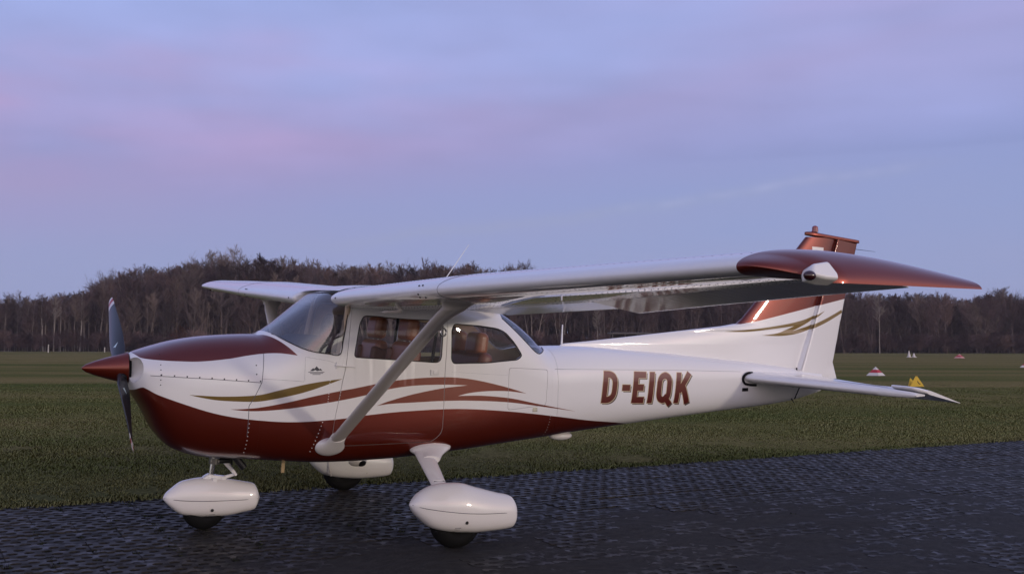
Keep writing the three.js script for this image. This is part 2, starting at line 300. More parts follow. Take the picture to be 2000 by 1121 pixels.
const KINDS = {
  oak: [1, 2, 3].map(() => growTree({ crownFrom: .28, spread: .27, limbs: 46, twigs: 18, upright: .6, fork: 2, thick: .016 })),
  ash: [1, 2, 3].map(() => growTree({ crownFrom: .38, spread: .17, limbs: 40, twigs: 15, upright: 1.0, fork: 1, thick: .011 })),
  birch: [1, 2, 3].map(() => growTree({ lean: rr(-.08, .08), crownFrom: .50, spread: .14, limbs: 28, twigs: 12, upright: .9, thick: .0062 })),
  forked: [1, 2].map(() => growTree({ crownFrom: .35, spread: .22, limbs: 30, twigs: 9, upright: 1, fork: 3, thick: .010 })),
};
// height of the wood's skyline over the photograph's width (pixel rows, turned into metres where each tree stands)
const skyline = table([-200, 0, 30, 60, 175, 212, 287, 325, 390, 435, 475, 540, 590, 631, 690, 768, 804, 850, 905, 950, 965, 985, 1005, 1038, 1080, 1250, 1450, 1650, 1740, 1805, 1846, 1878, 1921, 1962, 2000, 2200], [588, 582, 572, 577, 560, 534, 517, 511, 506, 492, 501, 500, 506, 515, 513, 517, 519, 508, 507, 517, 529, 517, 513, 526, 532, 545, 552, 560, 566, 564, 568, 575, 569, 560, 574, 578]);
const topAt = (px, depth) => camera.position.y + (678 - skyline(px)) * depth / F;
const protos = {};
function treeOf(kind, v, woodMat, fineMat, name) {
  const key = name + kind + v + woodMat.id + fineMat.id;
  if (!protos[key]) { const k = KINDS[kind][v], g = new THREE.Group(); part('trunk', k.wood, woodMat, g); part('crown', k.fine, fineMat, g); protos[key] = g; }
  return protos[key].clone();
}
function plant(name, kind, v, woodMat, fineMat, px, depth, height, label, category, group, wide = 1) {
  const [x, z] = worldAt(px, depth), t = treeOf(kind, v, woodMat, fineMat, name), y = groundAt(x, z) - .1;
  t.name = numbered(name); t.position.set(x, y, z); t.rotation.y = rnd() * 6.283; t.scale.set(height * wide, height, height * wide); tag(t, label, category, group); scene.add(t);
  return t;
}
function heightFor(px, depth, f) { const [x, z] = worldAt(px, depth); return Math.max(3, (topAt(px, depth) - groundAt(x, z)) * f); }
{
  // trees one can tell apart
  plant('oak_tree', 'oak', 0, bark.brown, bark.twig, 30, 262, heightFor(30, 262, 1.02), 'bare round-crowned tree rising above the left end of the wood', 'tree');
  plant('oak_tree', 'oak', 1, bark.brown, bark.twigPale, 432, 285, heightFor(432, 285, 1.03), 'broad bare crown highest on the wooded hill, above the far wing', 'tree');
  plant('oak_tree', 'oak', 2, bark.brown, bark.twigPale, 214, 275, heightFor(214, 275, 1.0), 'wide bare crown on the hill slope, directly above the propeller tip', 'tree');
  plant('oak_tree', 'oak', 1, bark.brown, bark.twigPale, 1005, 270, heightFor(1005, 270, 1.0), 'pale rounded bare crown on the skyline right of the wing aerial', 'tree');
  plant('oak_tree', 'oak', 0, bark.brown, bark.twigPale, 1962, 264, heightFor(1962, 264, 1.0), 'open bare crown on the skyline beyond the pointed end of the red wing tip', 'tree');
  plant('birch_tree', 'birch', 0, bark.birch, bark.twigPale, 1717, 236, heightFor(1717, 236, .96), 'tall pale birch just right of the rudder, its trunk bare below', 'tree');
  plant('birch_tree', 'birch', 1, bark.birch, bark.twigPale, 1168, 236, heightFor(1168, 236, .60), 'thin pale slanting trunk left of the low dark shelter', 'tree');
  plant('birch_tree', 'birch', 2, bark.birch, bark.twigPale, 106, 243, heightFor(106, 243, .92), 'brightest tall birch stem at the left of the wood, near the pale post', 'tree');
  const bush = plant('russet_bush', 'oak', 2, bark.brown, bark.russet, 352, 238, 6.2, 'low rust-brown leafy bush behind the nose of the aircraft', 'bush', undefined, 1.5);
  // the front rows
  const front = (from, to, n, opts) => { for (let i = 0; i < n; i++) { const px = lerp(from, to, (i + rr(.1, .9)) / n), d = rr(opts.d[0], opts.d[1]), k = opts.kinds[Math.floor(rnd() * opts.kinds.length)], mats = opts.mats[Math.floor(rnd() * opts.mats.length)]; plant(opts.name, k, Math.floor(rnd() * KINDS[k].length), bark[mats[0]], bark[mats[1]], px, d, heightFor(px, d, rr(...opts.h)), opts.label, 'tree', opts.group, rr(.85, 1.2)); } };
  front(-30, 230, 46, { name: 'birch_tree', kinds: ['birch', 'birch', 'ash'], mats: [['birch', 'twigRed'], ['grey', 'twigRed'], ['grey', 'twig']], d: [243, 256], h: [.72, .98], label: 'slender pale-stemmed tree in the dense stand left of the propeller', group: 'slender pale stems in the stand left of the propeller' });
  front(230, 640, 60, { name: 'bare_tree', kinds: ['ash', 'oak', 'forked'], mats: [['brown', 'twig'], ['grey', 'twig'], ['brown', 'twigRed']], d: [241, 262], h: [.50, .88], label: 'bare brown tree on the front of the hill behind the nose and far wing', group: 'bare trees on the hill behind the nose and far wing' });
  front(180, 1100, 60, { name: 'crown_tree', kinds: ['oak', 'ash'], mats: [['brown', 'twig'], ['brown', 'twigPale'], ['grey', 'twigRed']], d: [268, 300], h: [.9, 1.02], label: 'bare crown forming the skyline of the wood left of the near wing', group: 'bare crowns along the skyline left of the near wing' });
  front(640, 1500, 60, { name: 'bare_tree', kinds: ['ash', 'forked', 'birch'], mats: [['brown', 'twigRed'], ['brown', 'twigRed'], ['grey', 'twigRed']], d: [240, 258], h: [.6, .95], label: 'bare tree in the wood seen above and below the near wing', group: 'bare trees behind the cabin and tail' });
  front(1500, 2060, 64, { name: 'bare_tree', kinds: ['ash', 'ash', 'forked', 'oak'], mats: [['brown', 'twigRed'], ['brown', 'twig'], ['brown', 'twigRed'], ['brown', 'twig']], d: [238, 262], h: [.72, 1.0], label: 'bare dark reddish tree in the wood right of the tail', group: 'bare reddish trees right of the tail' });
  // the mass of the wood behind, and the brush along its foot
  const mass = (name, kind, v, which, m, list) => { const g = new THREE.InstancedMesh(KINDS[kind][v][which], m, list.length), o = new THREE.Object3D(), c = new THREE.Color(); g.name = name; g.userData.kind = 'stuff'; list.forEach(([x, y, z, h, w, a, s], i) => { o.position.set(x, y, z); o.rotation.set(0, a, 0); o.scale.set(h * w, h, h * w); o.updateMatrix(); g.setMatrixAt(i, o.matrix); c.setScalar(s); g.setColorAt(i, c); }); scene.add(g); };
  const sets = [['ash', 0], ['ash', 1], ['oak', 1], ['forked', 1]].map((k) => ({ k, list: [] }));
  for (let i = 0; i < 2400; i++) { const px = rr(-60, 2080), d = rr(250, 315), [x, z] = worldAt(px, d), h = heightFor(px, d, rr(.62, .97)); sets[i % 4].list.push([x, groundAt(x, z) - .2, z, h, rr(.9, 1.4), rnd() * 6.283, rr(.75, 1.2)]); }
  for (const { k, list } of sets) { mass('far_wood', k[0], k[1], 'wood', bark.brown, list); mass('far_wood_twigs', k[0], k[1], 'fine', k[1] ? bark.twigRed : bark.twig, list); }
  const shrub = []; for (let i = 0; i < 1500; i++) { const px = rr(-60, 2080), d = rr(236, 262), [x, z] = worldAt(px, d); shrub.push([x, groundAt(x, z) - .3, z, rr(1.8, 5.5), rr(1.0, 2.0), rnd() * 6.283, rr(.7, 1.2)]); }
  mass('undergrowth', 'oak', 0, 'fine', bark.twigRed, shrub);
}
scene.traverse((o) => { if (o.isInstancedMesh) o.castShadow = o.receiveShadow = true; });

// ---------------------------------------------------------------- things on the field
// roof-shaped airfield markers
function marker(px, py, w, h, depth, turn, label, cols, group) {
  const [x, z] = worldAt(px, depth), g = thing('runway_marker', label, 'marker', group), y = groundAt(x, z); g.position.set(x, y, z); g.rotation.y = turn;
  const faces = 4, R = w / Math.SQRT2;
  for (let f = 0; f < faces; f++) {
    const a = f / faces * 2 * Math.PI + Math.PI / 4, b = a + Math.PI / 2, at = (t, q) => V(lerp(R * Math.cos(a), R * Math.cos(b), t) * (1 - q), h * q, lerp(R * Math.sin(a), R * Math.sin(b), t) * (1 - q));
    const bands = cols.map((c, i) => { const q0 = i / cols.length, q1 = (i + 1) / cols.length - .004, P = [at(.01, q0), at(.99, q0), at(.99, q1), at(.01, q1)], n = at(.5, .5).setY(0).normalize().multiplyScalar(.012), Q = P.map((p) => p.clone().sub(n)); const G = new THREE.BufferGeometry(), l = []; const quad = (A, B, C, D) => l.push(A, B, C, A, C, D); quad(P[1], P[0], P[3], P[2]); quad(Q[0], Q[1], Q[2], Q[3]); quad(P[0], P[1], Q[1], Q[0]); quad(P[2], P[3], Q[3], Q[2]); quad(P[1], P[2], Q[2], Q[1]); quad(P[3], P[0], Q[0], Q[3]); G.setFromPoints(l); G.computeVertexNormals(); return [G, c]; });
    const face = part('board', bands[0][0], bands[0][1], g); bands.slice(1).forEach(([G, c]) => part('band', G, c, face));
  }
  return g;
}
const mk = { white: mat({ color: 0xcfc8c0, roughness: .7 }), red: mat({ color: 0xb03038, roughness: .6 }), yellow: mat({ color: 0xc9a51e, roughness: .6 }), pink: mat({ color: 0xc9958c, roughness: .8 }), dark: mat({ color: 0x2a2622, roughness: .9 }), wood: mat({ color: 0x3a332d, roughness: .9 }), roof: mat({ color: 0x55504d, roughness: .9 }), post: mat({ color: 0xb9b2a8, roughness: .8 }) };
marker(1708, 731, .60, .40, 46.5, .25, 'red and white banded pyramid marker on the grass right of the rudder', [mk.white, mk.red, mk.white]);
marker(2003, 714, .66, .40, 67, .3, 'red and white banded marker cut off by the right edge', [mk.white, mk.red, mk.white]);
marker(1872, 695, .95, .52, 128, .2, 'small faded pink marker far off before the wood', [mk.pink, mk.red, mk.pink]);
{
  const [x, z] = worldAt(1786, 33.5), g = thing('runway_marker', 'yellow two-board marker with a notched top behind the elevator tip', 'marker'); g.position.set(x, groundAt(x, z), z); g.rotation.y = -.15; g.scale.setScalar(.92);
  const tri = (pts) => new THREE.ExtrudeGeometry(new THREE.Shape(pts.map((p) => new THREE.Vector2(...p))), { depth: .012, bevelEnabled: false });
  const r = part('board', tri([[-.27, 0], [.33, 0], [.035, .375], [.005, .335], [-.02, .37]]), mk.yellow, g);
  part('mark', tri([[.03, .20], [.06, .19], [.11, .12], [.17, .10], [.17, .075], [.10, .085], [.05, .14]]).scale(1, 1, .2).translate(0, 0, .0125), mk.dark, r); part('back_board', tri([[-.22, 0], [.24, 0], [.02, .33]]).rotateX(-.5).translate(0, 0, -.16), mk.yellow, g);
}
for (const [px, d, h, label] of [[1774, 138, .55, 'taller of two tiny white cones before the wood at right'], [1783.5, 138, .34, 'shorter of two tiny white cones before the wood at right']]) {
  const [x, z] = worldAt(px, d), g = thing('traffic_cone', label, 'cone'); g.position.set(x, groundAt(x, z), z);
  part('base', new THREE.BoxGeometry(.5, .06, .5).translate(0, .03, 0), mk.white, g); part('cone', new THREE.CylinderGeometry(.04, .22, h * 1.5, 14).translate(0, h * .75 + .06, 0), mk.white, g);
}
for (const [px, d, h, label] of [[96, 205, 1.5, 'short pale post at the field edge before the birch stems'], [206, 222, .95, 'short pale post just left of the upper propeller blade']]) {
  const [x, z] = worldAt(px, d), g = thing('marker_post', label, 'post'); g.position.set(x, groundAt(x, z), z); part('post', new THREE.CylinderGeometry(.10, .12, h, 10).translate(0, h / 2, 0), mk.post, g); part('cap', new THREE.CylinderGeometry(.13, .13, .1, 10).translate(0, h + .05, 0), mk.white, g);
}
{ // low open shelter beyond the tail
  const [x, z] = worldAt(1230, 205), g = thing('open_shelter', 'low dark flat-roofed shelter before the wood behind the tail cone', 'shelter'); g.position.set(x, groundAt(x, z), z); g.rotation.y = -.40;
  part('roof', new THREE.BoxGeometry(8.4, .28, 3.4).rotateX(.03).translate(0, 4.05, 0), mk.roof, g); part('back_wall', new THREE.BoxGeometry(7.6, 3.9, .12).translate(.2, 1.95, -1.3), mk.wood, g);
  for (const px of [-3.7, -1.2, 1.2, 3.7]) part('post', new THREE.BoxGeometry(.2, 3.95, .2).translate(px, 1.97, 1.4), mk.roof, g);
}
// ---------------------------------------------------------------- materials
const std = (o) => new THREE.MeshStandardMaterial(o), phys = (o) => new THREE.MeshPhysicalMaterial(o);
// sheet metal lies in faint ripples between its rivets
const ripple = noiseTexture(256, (u, v) => [128 + 120 * tileNoise(u, v, 9, 3) + 60 * tileNoise(u, v, 22, 5)], false);
const ribs = noiseTexture(64, (u, v) => [255 * Math.pow(.5 + .5 * Math.cos(v * 2 * Math.PI), 3)], false);
const M = {
  ribbed: phys({ color: 0xe2e0de, roughness: 0.4, clearcoat: 0.7, clearcoatRoughness: 0.1, bumpMap: ribs, bumpScale: 0.004 }),
  wingSkin: phys({ color: 0xe2e0de, roughness: 0.38, clearcoat: 1, clearcoatRoughness: 0.04, bumpMap: ripple, bumpScale: 0.004 }),
  white: phys({ color: 0xe2e0de, roughness: 0.38, clearcoat: 0.9, clearcoatRoughness: 0.06 }),
  pantWhite: phys({ color: 0xdedad6, roughness: 0.34, clearcoat: 1, clearcoatRoughness: 0.04 }),
  strutWhite: phys({ color: 0xb9b2ac, roughness: 0.45, clearcoat: 0.5, clearcoatRoughness: 0.2 }),
  red: phys({ color: 0x6e210b, metalness: 0.6, roughness: 0.34, clearcoat: 0.7, clearcoatRoughness: 0.05 }),
  blackRubber: phys({ color: 0x060606, roughness: 0.85, specularIntensity: 0.5 }),
  seal: std({ color: 0x1b1b1e, roughness: 0.7 }),
  seam: std({ color: 0x57565c, roughness: 0.6 }),
  steel: std({ color: 0x9b9892, metalness: 0.9, roughness: 0.28 }),
  chrome: std({ color: 0xd8d5d0, metalness: 1, roughness: 0.12 }),
  darkMetal: std({ color: 0x17171a, metalness: 0.4, roughness: 0.5 }),
  rivet: std({ color: 0x2c2b2f, metalness: 0.5, roughness: 0.45 }),
  leather: phys({ color: 0x91573a, roughness: 0.42, clearcoat: 0.25, clearcoatRoughness: 0.35 }),
  leatherDark: phys({ color: 0x6e4030, roughness: 0.5, clearcoat: 0.2, clearcoatRoughness: 0.4 }),
  trim: std({ color: 0xb8a48e, roughness: 0.8 }),
  dash: std({ color: 0x111113, roughness: 0.6 }),
  glass: phys({ color: 0xffffff, transmission: 1, thickness: 0, roughness: 0.01, ior: 1.5, metalness: 0 }),
  smoked: phys({ color: 0xcfd2d8, transmission: 1, thickness: 0, roughness: 0.01, ior: 2.25 }),
  lensDark: phys({ color: 0x2e090c, roughness: 0.2, clearcoat: 0.6 }),
  lampRed: phys({ color: 0x7a0e20, roughness: 0.15, clearcoat: 1 }),
  buff: std({ color: 0xa8916a, roughness: 0.6 }),
};
M.glass.ior = 1.32; M.glass.side = M.smoked.side = THREE.DoubleSide;

// ---------------------------------------------------------------- the livery, painted on the skin seen square from the side
const WHITE = '#e2e0de', RED = '#621a06', STRIPE = '#6b240a', GOLD = '#6c5418';
const SPL = (pts) => new THREE.SplineCurve(pts.map((p) => new THREE.Vector2(...p))).getPoints(pts.length * 8).map((p) => [p.x, p.y]);
const runs = (...segs) => segs.flatMap((s) => (s.length > 2 ? SPL(s) : s));
const topLow = [[-.96, 1.475], [-.905, 1.462], [-.880, 1.442], [-.862, 1.427], [-.833, 1.411], [-.752, 1.401], [-.589, 1.392], [-.405, 1.390], [-.188, 1.410], [-.048, 1.433], [.093, 1.451], [.225, 1.456], [.356, 1.441]];
const topUp = [[.356, 1.441], [.294, 1.502], [.239, 1.548], [.192, 1.580], [.155, 1.594], [.098, 1.602], [.092, 1.7]];
const low = [[-.95, 1.13], [-.887, 1.152], [-.834, 1.185], [-.800, 1.176], [-.714, 1.130], [-.534, 1.063], [-.322, .993], [-.119, .948], [.087, .921], [.294, .907], [.506, .910], [.739, .925], [.939, .947], [1.237, .970], [1.651, .982], [1.931, .974], [2.297, .943], [2.635, .903], [2.939, .862], [3.261, .817], [3.611, .779], [3.9, .74]];
const SHAPES = [
  [RED, runs(topLow, topUp, [[.092, 1.75], [-.98, 1.75]]), 1],
  [RED, runs(low, [[3.9, .3], [-1, .3]]), 1],
  [GOLD, runs([[-.491, 1.133], [-.392, 1.109], [-.258, 1.087], [-.056, 1.075], [.081, 1.078], [.287, 1.115], [.427, 1.149], [.570, 1.194], [.730, 1.251]], [[.730, 1.251], [.569, 1.232], [.426, 1.209], [.217, 1.164], [.080, 1.131], [-.057, 1.119], [-.259, 1.118], [-.491, 1.133]]), 0.4],
  [STRIPE, runs(
    [[-.169, 1.016], [-.053, 1.002], [.084, 1.000], [.290, 1.015], [.501, 1.043], [.735, 1.078], [.952, 1.118], [1.153, 1.163], [1.365, 1.187], [1.639, 1.192], [1.882, 1.182]],
    [[1.882, 1.182], [1.640, 1.161], [1.367, 1.116], [1.156, 1.065], [1.033, 1.025]],
    [[1.033, 1.025], [1.156, 1.039], [1.369, 1.046], [1.643, 1.053], [1.929, 1.048], [2.294, 1.024], [2.629, .979], [3.073, .914]],
    [[3.073, .914], [2.628, .998], [2.343, 1.055], [2.077, 1.085], [1.898, 1.092], [1.782, 1.092]],
    [[1.782, 1.092], [1.898, 1.115], [2.076, 1.127], [2.291, 1.122], [2.500, 1.096]],
    [[2.500, 1.096], [2.291, 1.154], [2.074, 1.204], [1.924, 1.232], [1.779, 1.249], [1.638, 1.255], [1.432, 1.251], [1.231, 1.235], [1.048, 1.210], [.844, 1.173], [.732, 1.155], [.500, 1.113], [.289, 1.067], [.083, 1.030], [-.054, 1.018], [-.169, 1.016]]), 0.6],
];
const FIN_SHAPES = [
  [RED, [[5.0, 1.74], [5.312, 1.738], [5.55, 1.785], [5.97, 1.868], [6.41, 1.957], [6.87, 2.043], [7.4, 2.15], [7.4, 2.9], [5, 2.9]], 1],
];
// canvas over x0..x1, y0..y1 (metres); the lowest rows hold plain colours for cut edges and the cabin lining
function livery(x0, x1, y0, y1, W, H, shapes, extra) {
  const make = (paint) => { const c = document.createElement('canvas'); c.width = W; c.height = H; const g = c.getContext('2d'); paint(g); return c; };
  const px = (p) => [(p[0] - x0) / (x1 - x0) * W, (y1 - p[1]) / (y1 - y0) * H];
  const draw = (g, ground, pick) => {
    g.fillStyle = ground; g.fillRect(0, 0, W, H);
    for (const s of shapes) { g.fillStyle = pick(s); g.beginPath(); s[1].forEach((p, i) => (i ? g.lineTo(...px(p)) : g.moveTo(...px(p)))); g.closePath(); g.fill(); }
  };
  const color = new THREE.CanvasTexture(make((g) => { draw(g, WHITE, (s) => s[0]); extra?.(g, px, false); g.fillStyle = '#b8a48e'; g.fillRect(0, H - 8, W / 2, 8); g.fillStyle = WHITE; g.fillRect(W / 2, H - 8, W / 2, 8); }));
  color.colorSpace = THREE.SRGBColorSpace;
  const metal = new THREE.CanvasTexture(make((g) => { draw(g, '#000', (s) => (s[2] === 1 ? '#00008c' : '#000030')); extra?.(g, px, true); g.fillStyle = '#000'; g.fillRect(0, H - 8, W, 8); }));
  for (const t of [color, metal]) { t.magFilter = THREE.LinearFilter; t.anisotropy = 8; }
  const mat = phys({ map: color, metalnessMap: metal, metalness: 1, roughness: 0.36, clearcoat: 0.8, clearcoatRoughness: 0.05 });
  const uv = (p) => [(p[0] - x0) / (x1 - x0), clamp((p[1] - y0) / (y1 - y0), 10 / H, 1)];
  return { mat, uv, lining: [0.25, 3 / H], plain: [0.75, 3 / H] };
}

// ================================================================ THE AIRCRAFT
const plane = thing('light_aircraft', 'white and dark red high-wing light aircraft marked D-EIQK, parked on the lattice paving', 'aircraft');
plane.rotation.x = TILT;

const body = hull([
  [-.90, 1.434, 1.165, .16, 1.31, 2.1, 2.1], [-.87, 1.450, 1.11, .26, 1.30, 2.2, 2.2], [-.80, 1.474, 1.0, .345, 1.28, 2.3, 2.3], [-.70, 1.504, .82, .385, 1.25, 2.4, 2.5],
  [-.55, 1.542, .675, .415, 1.20, 2.5, 2.8], [-.30, 1.578, .60, .44, 1.15, 2.5, 3.0], [0, 1.597, .575, .465, 1.12, 2.5, 3.2], [.12, 1.600, .565, .475, 1.12, 2.5, 3.4],
  [.25, 1.672, .555, .49, 1.12, 2.7, 3.6], [.40, 1.780, .543, .505, 1.12, 3.2, 3.8], [.55, 1.888, .533, .515, 1.12, 4.0, 4.0], [.68, 1.965, .53, .52, 1.12, 5.0, 4.2],
  [.85, 1.985, .53, .525, 1.12, 6.0, 4.4], [1.2, 1.98, .537, .53, 1.12, 6.0, 4.4], [1.7, 1.95, .565, .525, 1.12, 6.0, 4.2], [2.1, 1.89, .595, .50, 1.12, 5.0, 4.0],
  [2.25, 1.855, .607, .485, 1.12, 4.6, 3.8], [2.45, 1.755, .622, .46, 1.12, 4.2, 3.6], [2.62, 1.64, .635, .44, 1.12, 3.6, 3.4], [2.74, 1.545, .644, .425, 1.12, 3.1, 3.3], [2.84, 1.502, .651, .41, 1.12, 2.9, 3.2],
  [3.2, 1.506, .685, .37, 1.13, 2.8, 3.0], [4.0, 1.462, .752, .285, 1.13, 2.8, 2.8], [5.05, 1.375, .836, .195, 1.13, 2.8, 2.6], [5.6, 1.325, .876, .145, 1.13, 2.7, 2.5],
  [6.0, 1.28, .918, .105, 1.13, 2.5, 2.4], [6.5, 1.21, 1.02, .05, 1.13, 2.2, 2.2]]);
const NTH = 112;
const X0 = -.9, X1 = .062, X2 = 2.86, X3 = 6.46;
function bodySheet(xa, xb, n, uv, inset = 0, opt = {}) {
  return sheet(n, NTH, (u, v) => body.point(lerp(xa, xb, u), v * 2 * Math.PI, inset), { wrapV: true, uv, ...opt });
}
// a closed skin 30 mm thick
function shellOf(xa, xb, n, L) {
  const out = bodySheet(xa, xb, n, L.uv), inn = flip(bodySheet(xa, xb, n, () => L.lining, 0.03));
  const P = out.attributes.position, Q = inn.attributes.position, off = P.count;
  const idx = [...out.index.array, ...[...inn.index.array].map((k) => k + off)];
  for (const i of [0, n]) for (let j = 0; j < NTH; j++) {
    const a = i * NTH + j, b = i * NTH + (j + 1) % NTH, c = a + off, d = b + off;
    idx.push(...(i ? [a, c, b, b, c, d] : [a, b, c, b, d, c]));
  }
  const g = new THREE.BufferGeometry(), cat = (k, s) => g.setAttribute(k, new THREE.Float32BufferAttribute([...out.attributes[k].array, ...inn.attributes[k].array], s));
  cat('position', 3); cat('normal', 3); cat('uv', 2); g.setIndex(idx);
  return g;
}
const csg = new Evaluator(); csg.useGroups = false; csg.attributes = ['position', 'normal', 'uv'];
const brush = (g) => { const b = new Brush(g); b.updateMatrixWorld(); return b; };
// a prism standing along z over a polygon in x, y; its cut faces take one plain colour
function prism(poly, za, zb, L, round = 0) {
  const pts = round ? rounded(poly, round) : poly;
  const s = new THREE.Shape(pts.map((p) => new THREE.Vector2(...p))), g = new THREE.ExtrudeGeometry(s, { depth: zb - za, bevelEnabled: false });
  g.translate(0, 0, za);
  const u = g.attributes.uv; for (let i = 0; i < u.count; i++) u.setXY(i, ...L.plain);
  g.deleteAttribute('uv1');
  return mergeVertices(g);
}
function rounded(poly, r) {
  const out = [], n = poly.length;
  for (let i = 0; i < n; i++) {
    const p = new THREE.Vector2(...poly[i]), a = new THREE.Vector2(...poly[(i + n - 1) % n]).sub(p), b = new THREE.Vector2(...poly[(i + 1) % n]).sub(p);
    const k = Math.min(r, a.length() * 0.45, b.length() * 0.45), A = p.clone().addScaledVector(a.normalize(), k), B = p.clone().addScaledVector(b.normalize(), k);
    for (let t = 0; t <= 6; t++) { const q = t / 6, w = (1 - q) ** 2, e = 2 * q * (1 - q), f = q * q; out.push([w * A.x + e * p.x + f * B.x, w * A.y + e * p.y + f * B.y]); }
  }
  return out;
}
const grow = (poly, d) => { const cx = poly.reduce((s, p) => s + p[0], 0) / poly.length, cy = poly.reduce((s, p) => s + p[1], 0) / poly.length; return poly.map(([x, y]) => { const l = Math.hypot(x - cx, y - cy); return [cx + (x - cx) * (1 + d / l), cy + (y - cy) * (1 + d / l)]; }); };
const cut = (a, ...bs) => bs.reduce((s, b) => csg.evaluate(s, brush(b), SUBTRACTION), a);
// after cutting: fresh smooth normals, hard where faces meet sharply
const finish = (b, crease = 0.6) => { const g = b.geometry.clone(); g.clearGroups(); g.deleteAttribute('normal'); return toCreasedNormals(mergeVertices(g, 1e-5), crease); };

// outlines in x, y
const doorOut = [[.722, 1.84], [.70, 1.60], [.728, 1.30], [.705, 1.08], [.672, .92], [.655, .80], [.68, .735], [.80, .70], [1.50, .705], [1.615, .73], [1.645, .80], [1.655, 1.30], [1.667, 1.50], [1.675, 1.80], [1.60, 1.86], [.80, 1.875]];
const doorOutline = [[.808, 1.865], [.79, 1.70], [.757, 1.348], [.735, 1.252], [.702, 1.074], [.669, .914], [.656, .76], [.70, .70], [1.56, .705], [1.645, .78], [1.655, 1.30], [1.667, 1.50], [1.675, 1.80], [1.63, 1.865]];
const doorWin = [[.905, 1.772], [.868, 1.70], [.833, 1.49], [.826, 1.428], [1.227, 1.403], [1.615, 1.378], [1.628, 1.592], [1.636, 1.73]];
const rearWin = [[1.742, 1.712], [1.716, 1.66], [1.714, 1.41], [1.735, 1.372], [2.070, 1.374], [2.40, 1.398], [2.452, 1.432], [2.376, 1.541], [2.275, 1.64], [2.19, 1.674], [1.997, 1.697]];
const glassLow = [[.10, 1.655], [.15, 1.640], [.182, 1.623], [.203, 1.607], [.257, 1.570], [.334, 1.526], [.411, 1.492], [.493, 1.470], [.60, 1.456], [.70, 1.449]];
const post = [[.727, 1.56], [.752, 1.70], [.772, 1.82], [.785, 1.93]];
const windCut = [...glassLow, ...post, [.79, 2.2], [.0, 2.2], [.0, 1.655]];
const backLow = [[2.262, 1.765], [2.31, 1.724], [2.413, 1.638], [2.521, 1.542], [2.615, 1.463], [2.655, 1.448], [2.70, 1.456], [2.75, 1.476], [2.79, 1.498], [2.815, 1.53]];
const backCut = [...backLow, [2.80, 1.7], [2.6, 1.95], [2.262, 1.95]];
const bagDoor = [[2.308, 1.328], [2.742, 1.303], [2.722, .985], [2.30, .955]];

const LC = livery(X1 - .02, X2 + .02, .48, 2.05, 2048, 1144, SHAPES, (g, px, metal) => {
  if (metal) return;
  g.fillStyle = '#23242c';   // small mountain emblem ahead of the door
  const q = (a) => { g.beginPath(); a.forEach((p, i) => (i ? g.lineTo(...px(p)) : g.moveTo(...px(p)))); g.closePath(); g.fill(); };
  q([[.455, 1.318], [.480, 1.340], [.489, 1.333], [.508, 1.355], [.532, 1.330], [.540, 1.337], [.556, 1.318], [.535, 1.322], [.515, 1.316], [.497, 1.324], [.478, 1.316]]);
  g.fillRect(...px([.440, 1.309]), 96, 3); g.fillRect(...px([.455, 1.300]), 78, 3); g.fillRect(...px([.475, 1.291]), 48, 3);
});
const LN = livery(X0 - .05, X1 + .02, .5, 1.66, 1024, 1150, SHAPES, (g, px, metal) => {   // grey-pink patch under the nose leg
  g.fillStyle = metal ? '#000' : '#6b5753';
  g.beginPath(); [[-.50, .70], [-.40, .672], [-.28, .64], [-.10, .628], [.05, .62], [.05, .4], [-.5, .4]].forEach((p, i) => (i ? g.lineTo(...px(p)) : g.moveTo(...px(p)))); g.fill();
});

// ---- nose cowling
{
  const outer = brush(bodySheet(X0, X1, 60, LN.uv, 0, { capU: true }));
  const scoop = (s) => { const g = blob(-.905, 1.318, s * .205, .130, .100, .142, 20); const u = g.attributes.uv; for (let i = 0; i < u.count; i++) u.setXY(i, ...LN.plain); return mergeVertices(g, 1e-6); };
  const c = cut(outer, scoop(1), scoop(-1));
  part('nose_cowling', finish(c, 0.5), LN.mat, plane, 'nose cowling, dark red above and below, white between');
  for (const s of [1, -1]) part('air_intake', blob(-.792, 1.285, s * .262, .012, .040, .045, 10), M.blackRubber, plane);
}
